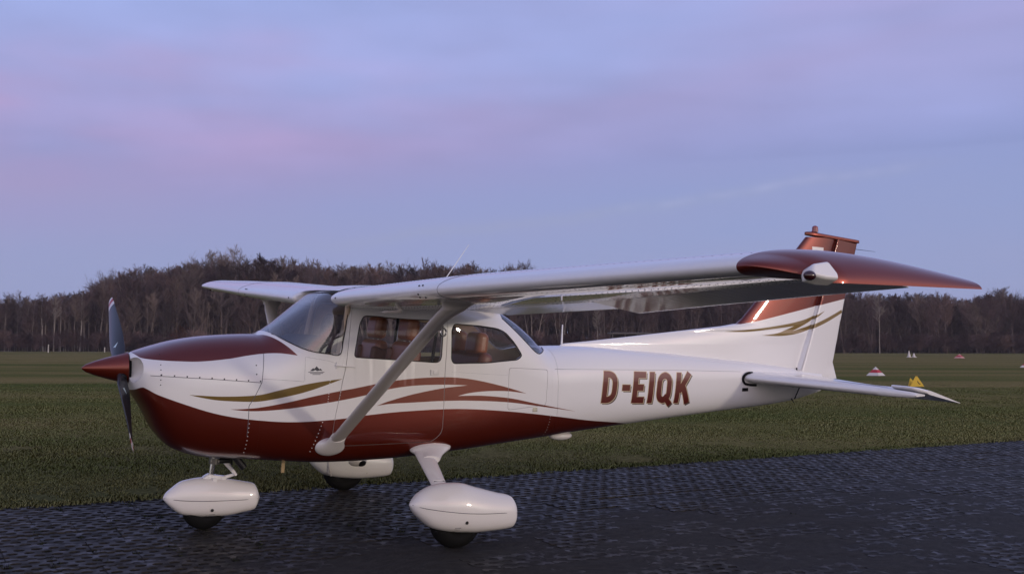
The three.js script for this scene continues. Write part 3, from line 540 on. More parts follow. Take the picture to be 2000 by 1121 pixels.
// ---- cabin with real openings
const cabinShell = shellOf(X1 + .0004, X2, 120, LC);
{
  const L = LC, far = 0.9;
  let c = brush(cabinShell);
  c = cut(c, prism(windCut, -far, far, L), prism(backCut, -far, far, L));
  for (const [a, b] of [[.1, far], [-far, -.1]]) c = cut(c, prism(grow(doorOutline, .003), a, b, L, .07), prism(rearWin, a, b, L, .05), prism(grow(bagDoor, .0025), a, b, L, .03));
  part('cabin', finish(c), LC.mat, plane);
  for (const [k, a, b] of [[1, .1, far], [-1, -far, -.1]]) {
    const d = csg.evaluate(brush(cabinShell), brush(prism(grow(doorOutline, -.002), a, b, L, .07)), INTERSECTION);
    const door = part('door', finish(cut(d, prism(doorWin, a, b, L, .06))), LC.mat, plane);
    part('window', pane(doorWin, k, .06), M.glass, door);
    part('window_seal', sealOf(doorWin, k, .06, .004), M.seal, door);
    part('handle', merge([new RoundedBoxGeometry(.075, .05, .012, 2, .005).translate(1.555, 1.297, k * (body.z(1.555, 1.297) + .003)), new RoundedBoxGeometry(.045, .03, .014, 2, .005).translate(1.56, 1.298, k * (body.z(1.555, 1.297) + .007))]), M.white, door);
    part('hinge', merge([rod([.665, 1.362, k * (body.z(.66, 1.36) + .012)], [.83, 1.348, k * (body.z(.83, 1.35) + .010)], .009, .004), rod([.676, 1.39, k * (body.z(.66, 1.36) + .006)], [.676, 1.335, k * (body.z(.66, 1.36) + .006)], .006)]), M.white, door);
    const bag = csg.evaluate(brush(cabinShell), brush(prism(grow(bagDoor, -.0015), a, b, L, .03)), INTERSECTION);
    const bd = part('baggage_door', finish(bag), LC.mat, plane);
    part('latch', merge([new RoundedBoxGeometry(.05, .04, .008, 2, .003).translate(2.60, .949, k * body.z(2.60, .949))]), M.steel, bd);
    part('rear_side_window', pane(rearWin, k, .05), M.glass, plane);
    part('window_seal', sealOf(rearWin, k, .05, .005), M.seal, plane);
  }
  // wrap-round glazing laid into the same skin
  const wrap = (lowLine, xs, inset) => { const f = table(lowLine.map((p) => p[0]), lowLine.map((p) => p[1])); return sheet(40, 48, (u, v) => { const x = lerp(xs[0], xs[1], u), a = body.angle(x, Math.min(f(x), body.at(x)[0])); return body.point(x, lerp(a, Math.PI - a, v), inset); }); };
  const wlow = [...glassLow.map(([x, y]) => [x, y - .012]), ...post.map(([x, y]) => [x - .004, y - .012])];
  part('windshield', wrap(wlow, [.118, .79], .006), M.smoked, plane);
  part('rear_window', wrap(backLow.map(([x, y]) => [x, y - .012]), [2.255, 2.805], .006), M.smoked, plane);
  const edge = (line, r, y0 = 0) => tube(line.map(([x, y]) => [x, y + y0, body.z(x, y + y0) + .001]), r, 6, 60);
  const gl = edge([...glassLow.slice(3), ...post], .0045), gr = edge([...backLow.slice(0, 9)], .004);
  part('windshield_seal', merge([gl, mirrorZ(gl)]), M.seal, plane);
  part('window_seal', merge([gr, mirrorZ(gr)]), M.seal, plane);
}
// glass following the skin inside an outline, on the side k
function pane(poly, k, r) {
  const q = rounded(poly, r), xs = q.map((p) => p[0]), a = Math.min(...xs) - .004, b = Math.max(...xs) + .004;
  const span = (x) => { let lo = 9, hi = -9; x = clamp(x, Math.min(...xs) + 1e-4, Math.max(...xs) - 1e-4); for (let i = 0; i < q.length; i++) { const p = q[i], n = q[(i + 1) % q.length]; if ((p[0] - x) * (n[0] - x) <= 0 && p[0] !== n[0]) { const y = lerp(p[1], n[1], (x - p[0]) / (n[0] - p[0])); lo = Math.min(lo, y); hi = Math.max(hi, y); } } return [lo - .004, hi + .004]; };
  const g = sheet(30, 16, (u, v) => { const x = lerp(a, b, u), [lo, hi] = span(x), y = lerp(lo, hi, v); return [x, y, body.z(x, y) - .012]; });
  return k > 0 ? g : mirrorZ(g);
}
function sealOf(poly, k, r, w) {
  const g = tube(rounded(poly, r).map(([x, y]) => [x, y, body.z(x, y) - .001]), w, 6, 160, true);
  return k > 0 ? g : mirrorZ(g);
}
// ---- tail cone: left and right skins, the right one with its own print
{
  const H = .62, y0 = .55, y1 = 1.62;
  const L = livery(X2 - .02, X3 + .02, y0, y1, 2048, 600, SHAPES, (g, px, metal) => {
    const put = (fill, dx, dy, stroke) => {
      g.save(); const o = px([3.370, .980]); g.translate(o[0] + dx, o[1] + dy); g.transform(1, 0.032, -0.115, 1, 0, 0);
      for (const [ch, x, w] of [['D', 0, .178], ['-', .242, .097], ['E', .376, .153], ['I', .575, .06], ['Q', .680, .188], ['K', .923, .180]]) glyph(g, ch, x * 2048 / 3.64, -.302 * 600 / 1.07, w * 2048 / 3.64, .302 * 600 / 1.07, fill, stroke);
      g.restore();
    };
    put(metal ? '#000020' : '#5c5046', 9, 8); put(metal ? '#000' : '#c9ba98', 0, 0, 4); put(metal ? '#000030' : '#5a1508', 0, 0);
  });
  const uvR = L.uv;
  const geo = sheet(120, NTH, (u, v) => body.point(lerp(X2 + .0025, X3, u), v * 2 * Math.PI), { wrapV: true, uv: uvR, capU: true });
  const cone = part('tail_cone', geo, L.mat, plane, 'white tapering tail cone with D-EIQK in red capitals');
  part('rubber_boot', (() => { const g = tube([[5.36, 1.235, .172], [5.285, 1.232, .182], [5.236, 1.20, .186], [5.226, 1.165, .186], [5.25, 1.13, .182], [5.32, 1.112, .172], [5.42, 1.105, .162]], .013, 8, 40); return merge([g, mirrorZ(g)]); })(), M.blackRubber, cone);
  part('vent', merge([1, -1].map((s) => new RoundedBoxGeometry(.085, .035, .01, 1, .003).rotateY(s * .1).translate(5.262, 1.063, s * body.z(5.262, 1.063)))), M.blackRubber, cone);
}
function glyph(g, ch, x, y, w, h, fill, stroke) {   // condensed capitals built from strokes and curves
  const t = h * .20;
  g.strokeStyle = g.fillStyle = fill; g.lineJoin = 'miter';
  const pad = stroke ?? 0, box = (a, b, c, d) => g.fillRect(x + a - pad, y + b - pad * .8, c + 2 * pad, d + 1.6 * pad);
  const line = (pts, lw) => { g.lineWidth = lw + 2 * pad; g.beginPath(); pts.forEach((p, i) => (i ? g.lineTo(x + p[0], y + p[1]) : g.moveTo(x + p[0], y + p[1]))); g.stroke(); };
  const hole = (path) => { g.lineWidth = t * .98 + 2 * pad; g.beginPath(); path(); g.closePath(); g.stroke(); };
  if (ch === 'D') hole(() => { const a = x + t / 2, b = x + w - t / 2, u = y + t / 2, d = y + h - t / 2, r = w * .55; g.moveTo(a, u); g.lineTo(b - r, u); g.quadraticCurveTo(b, u, b, u + r); g.lineTo(b, d - r); g.quadraticCurveTo(b, d, b - r, d); g.lineTo(a, d); });
  if (ch === '-') box(0, h * .42, w, t * .95);
  if (ch === 'E') { box(0, 0, t, h); box(0, 0, w, t); box(0, h / 2 - t / 2, w * .88, t); box(0, h - t, w, t); }
  if (ch === 'I') box(0, 0, t * 1.05, h);
  if (ch === 'Q') { hole(() => { const a = x + t / 2, b = x + w - t / 2, u = y + t / 2, d = y + h - t / 2, r = w * .42; g.moveTo(a + r, u); g.lineTo(b - r, u); g.quadraticCurveTo(b, u, b, u + r); g.lineTo(b, d - r); g.quadraticCurveTo(b, d, b - r, d); g.lineTo(a + r, d); g.quadraticCurveTo(a, d, a, d - r); g.lineTo(a, u + r); g.quadraticCurveTo(a, u, a + r, u); }); line([[w * .52, h * .76], [w * 1.06, h * 1.05]], t * .9); }
  if (ch === 'K') { box(0, 0, t, h); line([[t * .8, h * .62], [w * .93, -h * .0]], t); line([[t * 1.5, h * .42], [w * .98, h]], t * 1.05); }
}

// ---- seams and rivets on the skin: dark strips standing in for shade in the gaps, and button heads
const onBody = (x, y, k = 1, lift = 0) => [x, y, k * (body.z(x, y) + lift)];
function seamLine(pts, r = .0022) { const f = []; for (let i = 1; i < pts.length; i++) for (let t = 0; t < 6; t++) f.push([lerp(pts[i - 1][0], pts[i][0], t / 6), lerp(pts[i - 1][1], pts[i][1], t / 6)]); f.push(pts[pts.length - 1]); const g = tube(f.map(([x, y]) => onBody(x, y, 1, -.001)), r, 5, f.length * 2); return merge([g, mirrorZ(g)]); }
part('panel_seam_shade', merge([
  seamLine([[.099, 1.452], [.071, 1.227], [.012, 1.104], [-.027, 1.043], [-.030, .80]], .003),
  seamLine([[-.78, 1.281], [-.644, 1.274], [-.289, 1.252], [.068, 1.224]], .0028),
  seamLine([[.079, 1.254], [.411, 1.233], [.416, 1.43]], .0014), seamLine([[.42, 1.43], [.60, 1.40], [.68, 1.375]], .0013),
  seamLine([[2.83, 1.306], [3.534, 1.292], [4.348, 1.275], [5.2, 1.249]], .0018), seamLine([[1.72, 1.300], [2.29, 1.262]], .0012), seamLine([[3.02, .93], [3.5, .925], [4.3, .93]], .0010), seamLine([[5.3, 1.03], [5.9, 1.04]], .0010),
]), M.seam, plane);
{
  const list = [], dark = [], dot = (x, y, r, to) => { for (const k of [1, -1]) { const p = onBody(x, y, k); to.push(new THREE.SphereGeometry(r, 6, 4).scale(1, 1, .5).translate(...p)); } };
  const row = (a, b, n, r, to) => { for (let i = 0; i < n; i++) dot(lerp(a[0], b[0], i / (n - 1)), lerp(a[1], b[1], i / (n - 1)), r, to); };
  row([.06, 1.235], [-.70, 1.287], 9, .0065, dark); row([.03, 1.29], [.03, 1.36], 2, .006, dark); row([-.705, 1.44], [-.705, 1.21], 7, .005, dark);
  row([.70, 1.40], [.775, 1.76], 22, .0045, list); row([.73, 1.37], [.795, 1.74], 22, .0045, list); row([.63, 1.30], [.60, .94], 18, .004, list); row([.735, 1.24], [.675, .92], 14, .004, list);
  row([-.02, .90], [-.03, .66], 8, .0045, list); row([.57, .90], [.49, .66], 9, .0045, list); row([.02, 1.06], [.20, 1.055], 7, .004, list); row([2.80, 1.28], [2.78, .70], 24, .003, list);
  part('rivets', merge(list), M.white, plane).userData.kind = 'stuff';
  part('fasteners', merge(dark), M.darkMetal, plane).userData.kind = 'stuff';
}

// ---- spinner and propeller
const prop = bundle('propeller', plane);
{
  const prof = [[0, 0], [.010, .004], [.03, .03], [.058, .10], [.085, .19], [.106, .27], [.119, .315], [.126, .34], [.127, .345], [.0, .345]];
  const g = new THREE.LatheGeometry(prof.map(([r, h]) => new THREE.Vector2(r, h)), 64).rotateZ(-Math.PI / 2).translate(-1.251, 1.318, 0);
  part('spinner', flipIfNeeded(g), M.red, prop, 'dark red pointed spinner');
  part('back_plate', new THREE.CylinderGeometry(.120, .120, .02, 40).rotateZ(Math.PI / 2).translate(-.897, 1.315, 0), M.blackRubber, prop);
  const c = document.createElement('canvas'); c.width = 512; c.height = 64; const q = c.getContext('2d');
  q.fillStyle = '#22262c'; q.fillRect(0, 0, 512, 64); q.fillStyle = '#d6d2cf'; q.fillRect(436, 0, 76, 64); q.fillStyle = '#a32428'; q.fillRect(462, 0, 26, 64);
  q.fillStyle = '#b9cfd4'; q.beginPath(); q.moveTo(96, 40); q.lineTo(140, 20); q.lineTo(122, 44); q.lineTo(112, 34); q.fill();
  const tex = new THREE.CanvasTexture(c); tex.colorSpace = THREE.SRGBColorSpace; tex.magFilter = THREE.LinearFilter;
  const mat = phys({ map: tex, roughness: 0.4, metalness: 0.2, clearcoat: 0.5, clearcoatRoughness: 0.25 });
  const chord = pchip([.06, .13, .25, .45, .65, .82, .92, .957, .962], [.06, .09, .135, .158, .142, .112, .085, .05, .012]);
  const thick = pchip([.06, .13, .3, .6, .962], [.06, .05, .028, .016, .004]);
  const twist = pchip([.06, .2, .45, .7, .962], [1.0, .86, .55, .38, .27]);
  for (const s of [1, -1]) {
    const g2 = sheet(60, 28, (u, v) => {
      const r = lerp(.06, .962, u), a = v * 2 * Math.PI, e = chord(r) * (.5 * Math.cos(a)), t = thick(r) * .5 * Math.sin(a) * (1 - .25 * Math.cos(a)) + .06 * chord(r) * Math.sin(a) ** 2, w = twist(r);
      return [-(t * Math.cos(w)) + e * Math.sin(w), r, s * 0 + e * Math.cos(w) + t * Math.sin(w)];
    }, { wrapV: true, uv: (p, u, v) => [u, .5 + .5 * Math.cos(v * 2 * Math.PI)], capU: true });
    const b = part('blade', g2, mat, prop, s > 0 ? 'upper blade with white and red tip bands' : 'lower blade');
    b.position.set(-.955, 1.316, 0); b.rotation.x = -.969 + (s > 0 ? 0 : Math.PI);
    part('slot_dark', blob(0, .118, 0, .038, .03, .036, 10), M.darkMetal, b);  // dark blob standing in for the shade inside the spinner slot
  }
}
function flipIfNeeded(g) { // lathe normals should face away from the axis
  const p = g.attributes.position, n = g.attributes.normal; let s = 0;
  for (let i = 0; i < p.count; i++) s += (p.getY(i) - 1.318) * n.getY(i) + p.getZ(i) * n.getZ(i);
  if (s < 0) { flip(g); }
  return g;
}

// ---- wings
const WG = { x0: .602, c0: 1.6486, y0: 1.9092, dih: .0323, a0: .0372, zr: 5.2383, xr: .7601, cr: 1.0485, a1: -.0009 };
function foilPoint(f, up, t = .12) {   // cambered section, f along the chord
  const yt = 5 * t * (.2969 * Math.sqrt(f) - .126 * f - .3516 * f * f + .2843 * f ** 3 - .1036 * f ** 4), m = .02, p = .4;
  if (!up && f < .08) { const q = foilPoint(.08, false, t)[1]; return [f, q * (1 - (1 - f / .08) ** 2.3) ** (1 / 2.3)]; }   // blunt nose, full below
  const yc = f < p ? m / p ** 2 * (2 * p * f - f * f) : m / (1 - p) ** 2 * (1 - 2 * p + 2 * p * f - f * f);
  return [f, yc + (up ? yt : -yt)];
}
function wingPlace(z) {
  const s = clamp((z - 2.54) / (WG.zr - 2.54), 0, 2);
  return { x: WG.x0 + (WG.xr - WG.x0) * s, c: WG.c0 + (WG.cr - WG.c0) * s, a: WG.a0 + (WG.a1 - WG.a0) * clamp((z - .6) / (WG.zr - .6), 0, 1.1), y: WG.y0 + WG.dih * (z - .6) };
}
function wingPoint(z, f, up, dy = 0) {
  const w = wingPlace(z), q = foilPoint(f, up), X = q[0] * w.c, Y = q[1] * w.c + dy;
  return [w.x + X * Math.cos(w.a) + Y * Math.sin(w.a), w.y - X * Math.sin(w.a) + Y * Math.cos(w.a), z];
}
const CUT = .745;
// the fixed part of the section, round from the rear upper edge over the nose to the rear lower edge and up the rear spar
function boxLoop(v, cut = CUT) { if (v < .46) return [cut * (.5 + .5 * Math.cos(v / .46 * Math.PI)), true]; if (v < .92) return [cut * (.5 - .5 * Math.cos((v - .46) / .46 * Math.PI)), false]; return [cut, false, (v - .92) / .08]; }
function makeWing() {
  const zs = [.512, .522, .54, .565, 1, 1.5, 2, 2.54, 3, 3.6, 4.2, 4.8, WG.zr], sq = [.55, .8, .95, 1];
  return sheet(zs.length - 1, 150, (u, v, i) => {
    const z = zs[i], b = boxLoop(v), k = sq[i] ?? 1;
    let p = wingPoint(z, b[0], b[1]);
    if (b[2] !== undefined) { const q = wingPoint(z, CUT, true); p = p.map((a, n) => lerp(a, q[n], b[2])); }
    const c = wingPoint(z, .3, true), d = wingPoint(z, .3, false), m = c.map((a, n) => (a + d[n]) / 2);
    return [lerp(m[0], p[0], .9 + .1 * k), lerp(m[1], p[1], k), z];
  }, { wrapV: true, capU: true, uv: (q) => [q[0] / .9, q[2] / .9] });
}
// flap or aileron: wedge with a round nose, drooped about its hinge
function makeTrailing(za, zb, droop) {
  return sheet(20, 40, (u, v) => {
    const z = lerp(za, zb, u), f0 = CUT + .006, A = wingPoint(z, f0, true), B = wingPoint(z, f0, false), h = [(A[0] + B[0]) / 2, (A[1] + B[1]) / 2];
    let p;
    if (v < .42) p = wingPoint(z, lerp(.998, f0, v / .42), true); else if (v < .58) { const t = (v - .42) / .16 * Math.PI; p = [h[0] - .018 * Math.sin(t), h[1] + (A[1] - h[1]) * Math.cos(t), z]; } else p = wingPoint(z, lerp(f0, .998, (v - .58) / .42), false);
    const dx = p[0] - h[0], dy = p[1] - h[1];
    return [h[0] + dx * Math.cos(droop) + dy * Math.sin(droop), h[1] - dx * Math.sin(droop) + dy * Math.cos(droop), z];
  }, { wrapV: true, capU: true, uv: (q) => [q[0], q[2] / .09] });
}
function makeTip() {   // rounded cap drooping to a lower outer edge
  const zr = WG.zr, edge = (f) => {
    const x = .905 + 1.045 * f, q = wingPoint(zr, 0, true);
    const k = smooth(0, .14, f), zo = zr + .25 * Math.sqrt(1 - Math.max(0, 1 - f / .22) ** 2) * (1 - .12 * f);
    return [lerp(q[0], x, smooth(0, .10, f)), lerp(q[1], 1.997 - .004 * f, k), f <= 0 ? zr : zo];
  };
  const top = sheet(70, 24, (u, v) => { const f = u * u * (1.6 - .6 * u), a = v * Math.PI / 2, T = wingPoint(zr, f, true), E = edge(f); return [lerp(T[0], E[0], Math.sin(a)), E[1] + (T[1] - E[1]) * Math.cos(a), lerp(zr, E[2], Math.sin(a))]; });
  const under = sheet(70, 14, (u, v) => { const f = u * u * (1.6 - .6 * u), T = wingPoint(zr, f, false), E = edge(f); return [lerp(E[0], T[0], v), lerp(E[1], T[1], v ** .6), lerp(E[2], zr, v)]; });
  return merge([flip(top), flip(under)]);
}
const rivetDot = new THREE.SphereGeometry(1, 6, 3).toNonIndexed();
function wingRivets() {
  const out = [], dot = (z, f, up, r) => { const p = wingPoint(z, f, up); out.push(rivetDot.clone().scale(r, r * .55, r).translate(...p)); };
  for (let z = .75; z < 5.2; z += .36) for (let f = .04; f < .73; f += .022) dot(z, f, false, .0032);
  for (const f of [.09, .24, .27, .46, .66]) for (let z = .7; z < 5.2; z += .055) dot(z, f, false, .0034);
  for (const f of [.11, .26, .45, .68]) for (let z = .7; z < 5.2; z += .06) dot(z, f, true, .003);
  return merge(out);
}
{
  const shapes = { wing: makeWing(), flap: makeTrailing(.60, 2.50, .13), aileron: makeTrailing(2.53, 5.20, .235), tip: makeTip(), rivets: wingRivets() };
  for (const k of [1, -1]) {
    const g = (n) => (k > 0 ? shapes[n] : mirrorZ(shapes[n]));
    const w = part('wing', g('wing'), M.wingSkin, plane, k > 0 ? 'near wing with dark red tip' : 'far wing, white to its tip');
    part('flap', g('flap'), M.ribbed, w); part('aileron', g('aileron'), M.ribbed, w);
    part('wing_tip', g('tip'), k > 0 ? M.red : M.white, w, k > 0 ? 'dark red drooped wing tip' : 'white wing tip');
    part('rivets', g('rivets'), M.rivet, w).userData.kind = 'stuff';
    // landing strake lamp on the cap, tank cover screws, air vent at the root
    const nl = part('position_lamp', blob(.925, 2.022, k * 5.478, .027, .020, .022, 12), M.lensDark, w, 'dark red lens of the wing tip lamp');
    part('lamp_housing', (() => { const h = new THREE.ExtrudeGeometry(new THREE.Shape(rounded([[.928, 2.000], [.932, 2.032], [.948, 2.054], [1.033, 2.068], [1.064, 2.012], [1.060, 1.986], [.994, 1.988]], .012).map((q) => new THREE.Vector2(...q))), { depth: .045, bevelEnabled: true, bevelSize: .012, bevelThickness: .016, bevelSegments: 4, bevelOffset: -.012 }); h.translate(0, -1.99, 0).rotateX(-.42).translate(0, 1.99, 5.447); h.deleteAttribute('uv1'); return k > 0 ? h : mirrorZ(h); })(), M.white, nl);
    const screws = []; for (const [z, f, up] of [[2.30, .012, true], [2.36, .012, true], [2.32, .004, false], [2.30, .018, false], [2.38, .022, false], [.66, .0, true]]) screws.push(new THREE.SphereGeometry(.0075, 8, 6).translate(...wingPoint(z, f, up)));
    const sc = merge(screws); part('fasteners', k > 0 ? sc : mirrorZ(sc), M.darkMetal, w).userData.kind = 'stuff';
    const sl = tube(Array.from({ length: 24 }, (_, i) => { const f = i / 23; return wingPoint(2.62, f < .5 ? .30 * (1 - 2 * f) ** 2 : .1 * (2 * f - 1) ** 2, f < .5); }), .0022, 5, 60); part('panel_seam_shade', k > 0 ? sl : mirrorZ(sl), M.seam, w);  // dark strip in place of the shade in the skin joint
  }
  // the skin between the wings, over the cabin
  const roof = sheet(30, 10, (u, v) => { const p = wingPoint(.6, lerp(.045, 1, u * u * .4 + u * .6), true); return [p[0], p[1] + .004 + .006 * Math.cos((v - .5) * Math.PI), lerp(-.53, .53, v)]; });
  part('roof_panel', flipUp(roof), M.white, plane);
}
function flipUp(g) { const n = g.attributes.normal; let s = 0; for (let i = 0; i < n.count; i++) s += n.getY(i); return s < 0 ? flip(g) : g; }

// ---- wing struts
for (const k of [1, -1]) {
  const A = V(.668, .735, .535), B = V(.862, 1.872, 2.30), d = B.clone().sub(A), s = sheet(26, 26, (u, v) => {
    const a = v * 2 * Math.PI, flare = 1 + .75 * smooth(.90, 1, u), c = .062 * (1 + .55 * smooth(.88, 1, u)) , p = A.clone().addScaledVector(d, u * 1.02);
    const side = V(0, -d.z, d.y).normalize(), q = Math.cos(a);
    return [p.x + c * q + .05 * smooth(.88, 1, u), p.y + side.y * .026 * flare * Math.sin(a) * (1 - .25 * q), p.z + side.z * .026 * flare * Math.sin(a) * (1 - .25 * q)];
  }, { wrapV: true, capU: true });
  const m = part('wing_strut', k > 0 ? s : mirrorZ(s), M.strutWhite, plane);
  const cuff = sheet(18, 36, (u, v) => { const a = v * 2 * Math.PI, r = [1, 1.0, .92, .72, .56, .5][Math.min(5, Math.floor(u * 5.001))]; const e = pchip([0, .12, .3, .55, .8, 1], [1, 1.0, .9, .72, .60, .55])(u); const bx = .645 + .122 * e * Math.cos(a) + .03 * u, by = .694 + .078 * e * Math.sin(a) + .095 * u * u; return [bx, by, body.z(clamp(bx, .5, .8), clamp(.694 + .078 * Math.sin(a), .62, .78)) * (1 - u) + (.50 + .115 * u) * u - .006 + .02 * Math.sin(u * Math.PI)]; }, { wrapV: true, capU: true });
  part('strut_fairing', k > 0 ? cuff : mirrorZ(cuff), M.pantWhite, m);
  const R = A.clone().addScaledVector(d, .875), ring = new THREE.TorusGeometry(.026, .0065, 8, 24).rotateY(.25).translate(R.x + .07, R.y - .045, R.z);
  part('tie_down_ring', k > 0 ? ring : mirrorZ(ring), M.chrome, m);
  const root = sheet(14, 30, (u, v) => { const a = v * 2 * Math.PI, e = 1 + .55 * u * u; const x = .885 + (.085 * e) * Math.cos(a) + .02 * u, z = 2.285 + .035 * u + .06 * e * Math.sin(a); const y1 = wingPoint(clamp(z, .6, 5), clamp((x - .602) / 1.65, .03, .6), false)[1]; return [x, lerp(1.84, y1 + .004, u), z]; }, { wrapV: true });
  part('strut_cuff', k > 0 ? root : mirrorZ(root), M.strutWhite, m);
}
// ---- pitot head, aerials, drains and small fairings
part('pitot_tube', merge([tube([[.752, 1.93, 1.6], [.756, 1.87, 1.6], [.782, 1.83, 1.6], [.76, 1.815, 1.6]], .016, 10, 30), rod([.79, 1.818, 1.6], [.66, 1.812, 1.6], .0125, .011), rod([.66, 1.812, 1.6], [.632, 1.811, 1.6], .010, .002)]), M.strutWhite, plane);
part('aerial', rod([1.40, 2.06, 1.0], [1.625, 2.372, 1.0], .0045, .0016, 8), M.white, plane, 'thin raked wire aerial on the wing');
part('aerial', merge([rod([3.139, 1.49, 0], [3.147, 1.709, 0], .011, .0065, 10)]), M.white, plane, 'short white rod aerial behind the rear window');
part('drain_mast', new THREE.BoxGeometry(.028, .11, .012).rotateZ(-.06).translate(.375, .492, .08), M.buff, plane);
part('belly_blister', blob(3.115, .645, .05, .125, .040, .05, 14), M.pantWhite, plane);
part('exhaust_stub', rod([-.05, .60, .12], [.03, .50, .14], .03, .03, 16), M.darkMetal, plane);

// ---- fin, rudder, tail plane, elevators
const FINA = runs([[5.094, 1.659], [5.476, 1.687], [5.844, 1.732], [6.121, 1.780], [6.326, 1.835], [6.495, 1.896]], [[6.495, 1.896], [6.378, 1.826], [6.224, 1.756], [6.021, 1.672]], [[6.021, 1.672], [6.045, 1.727]], [[6.045, 1.727], [5.721, 1.689], [5.379, 1.658], [5.094, 1.659]]);
const FINB = runs([[5.586, 1.621], [5.795, 1.646], [5.970, 1.699], [6.045, 1.727]], [[6.045, 1.727], [6.021, 1.672]], [[6.021, 1.672], [6.276, 1.733], [6.535, 1.818], [6.779, 1.915]], [[6.779, 1.915], [6.79, 1.882]], [[6.79, 1.882], [6.536, 1.775], [6.276, 1.690], [6.046, 1.638], [5.821, 1.617], [5.586, 1.621]]);
const LF = livery(3.0, 7.2, 1.1, 2.9, 2048, 878, [
  [RED, [[5.0, 1.735], [5.312, 1.738], [5.55, 1.775], [5.97, 1.865], [6.41, 1.958], [6.87, 2.046], [7.3, 2.14], [7.3, 2.95], [5, 2.95]], 1],
], (g, px, metal) => {
  g.fillStyle = metal ? '#000' : '#74591a';
  const poly = (a) => { g.beginPath(); a.forEach((p, i) => (i ? g.lineTo(...px(p)) : g.moveTo(...px(p)))); g.closePath(); g.fill(); };
  poly(FINA); poly(FINB);
  g.fillStyle = metal ? '#000' : '#dfdcda'; poly([[6.31, 2.60], [6.475, 2.595], [6.475, 2.53], [6.31, 2.535]]);
  if (!metal) { g.fillStyle = '#55555c'; for (let i = 0; i < 26; i++) { const t = i / 26; g.save(); const q = px([lerp(6.765, 6.70, t), lerp(1.80, 1.47, t)]); g.translate(...q); g.rotate(1.75); g.fillRect(0, 0, 4 + 2 * ((i * 7) % 3), 3); g.restore(); } }
});
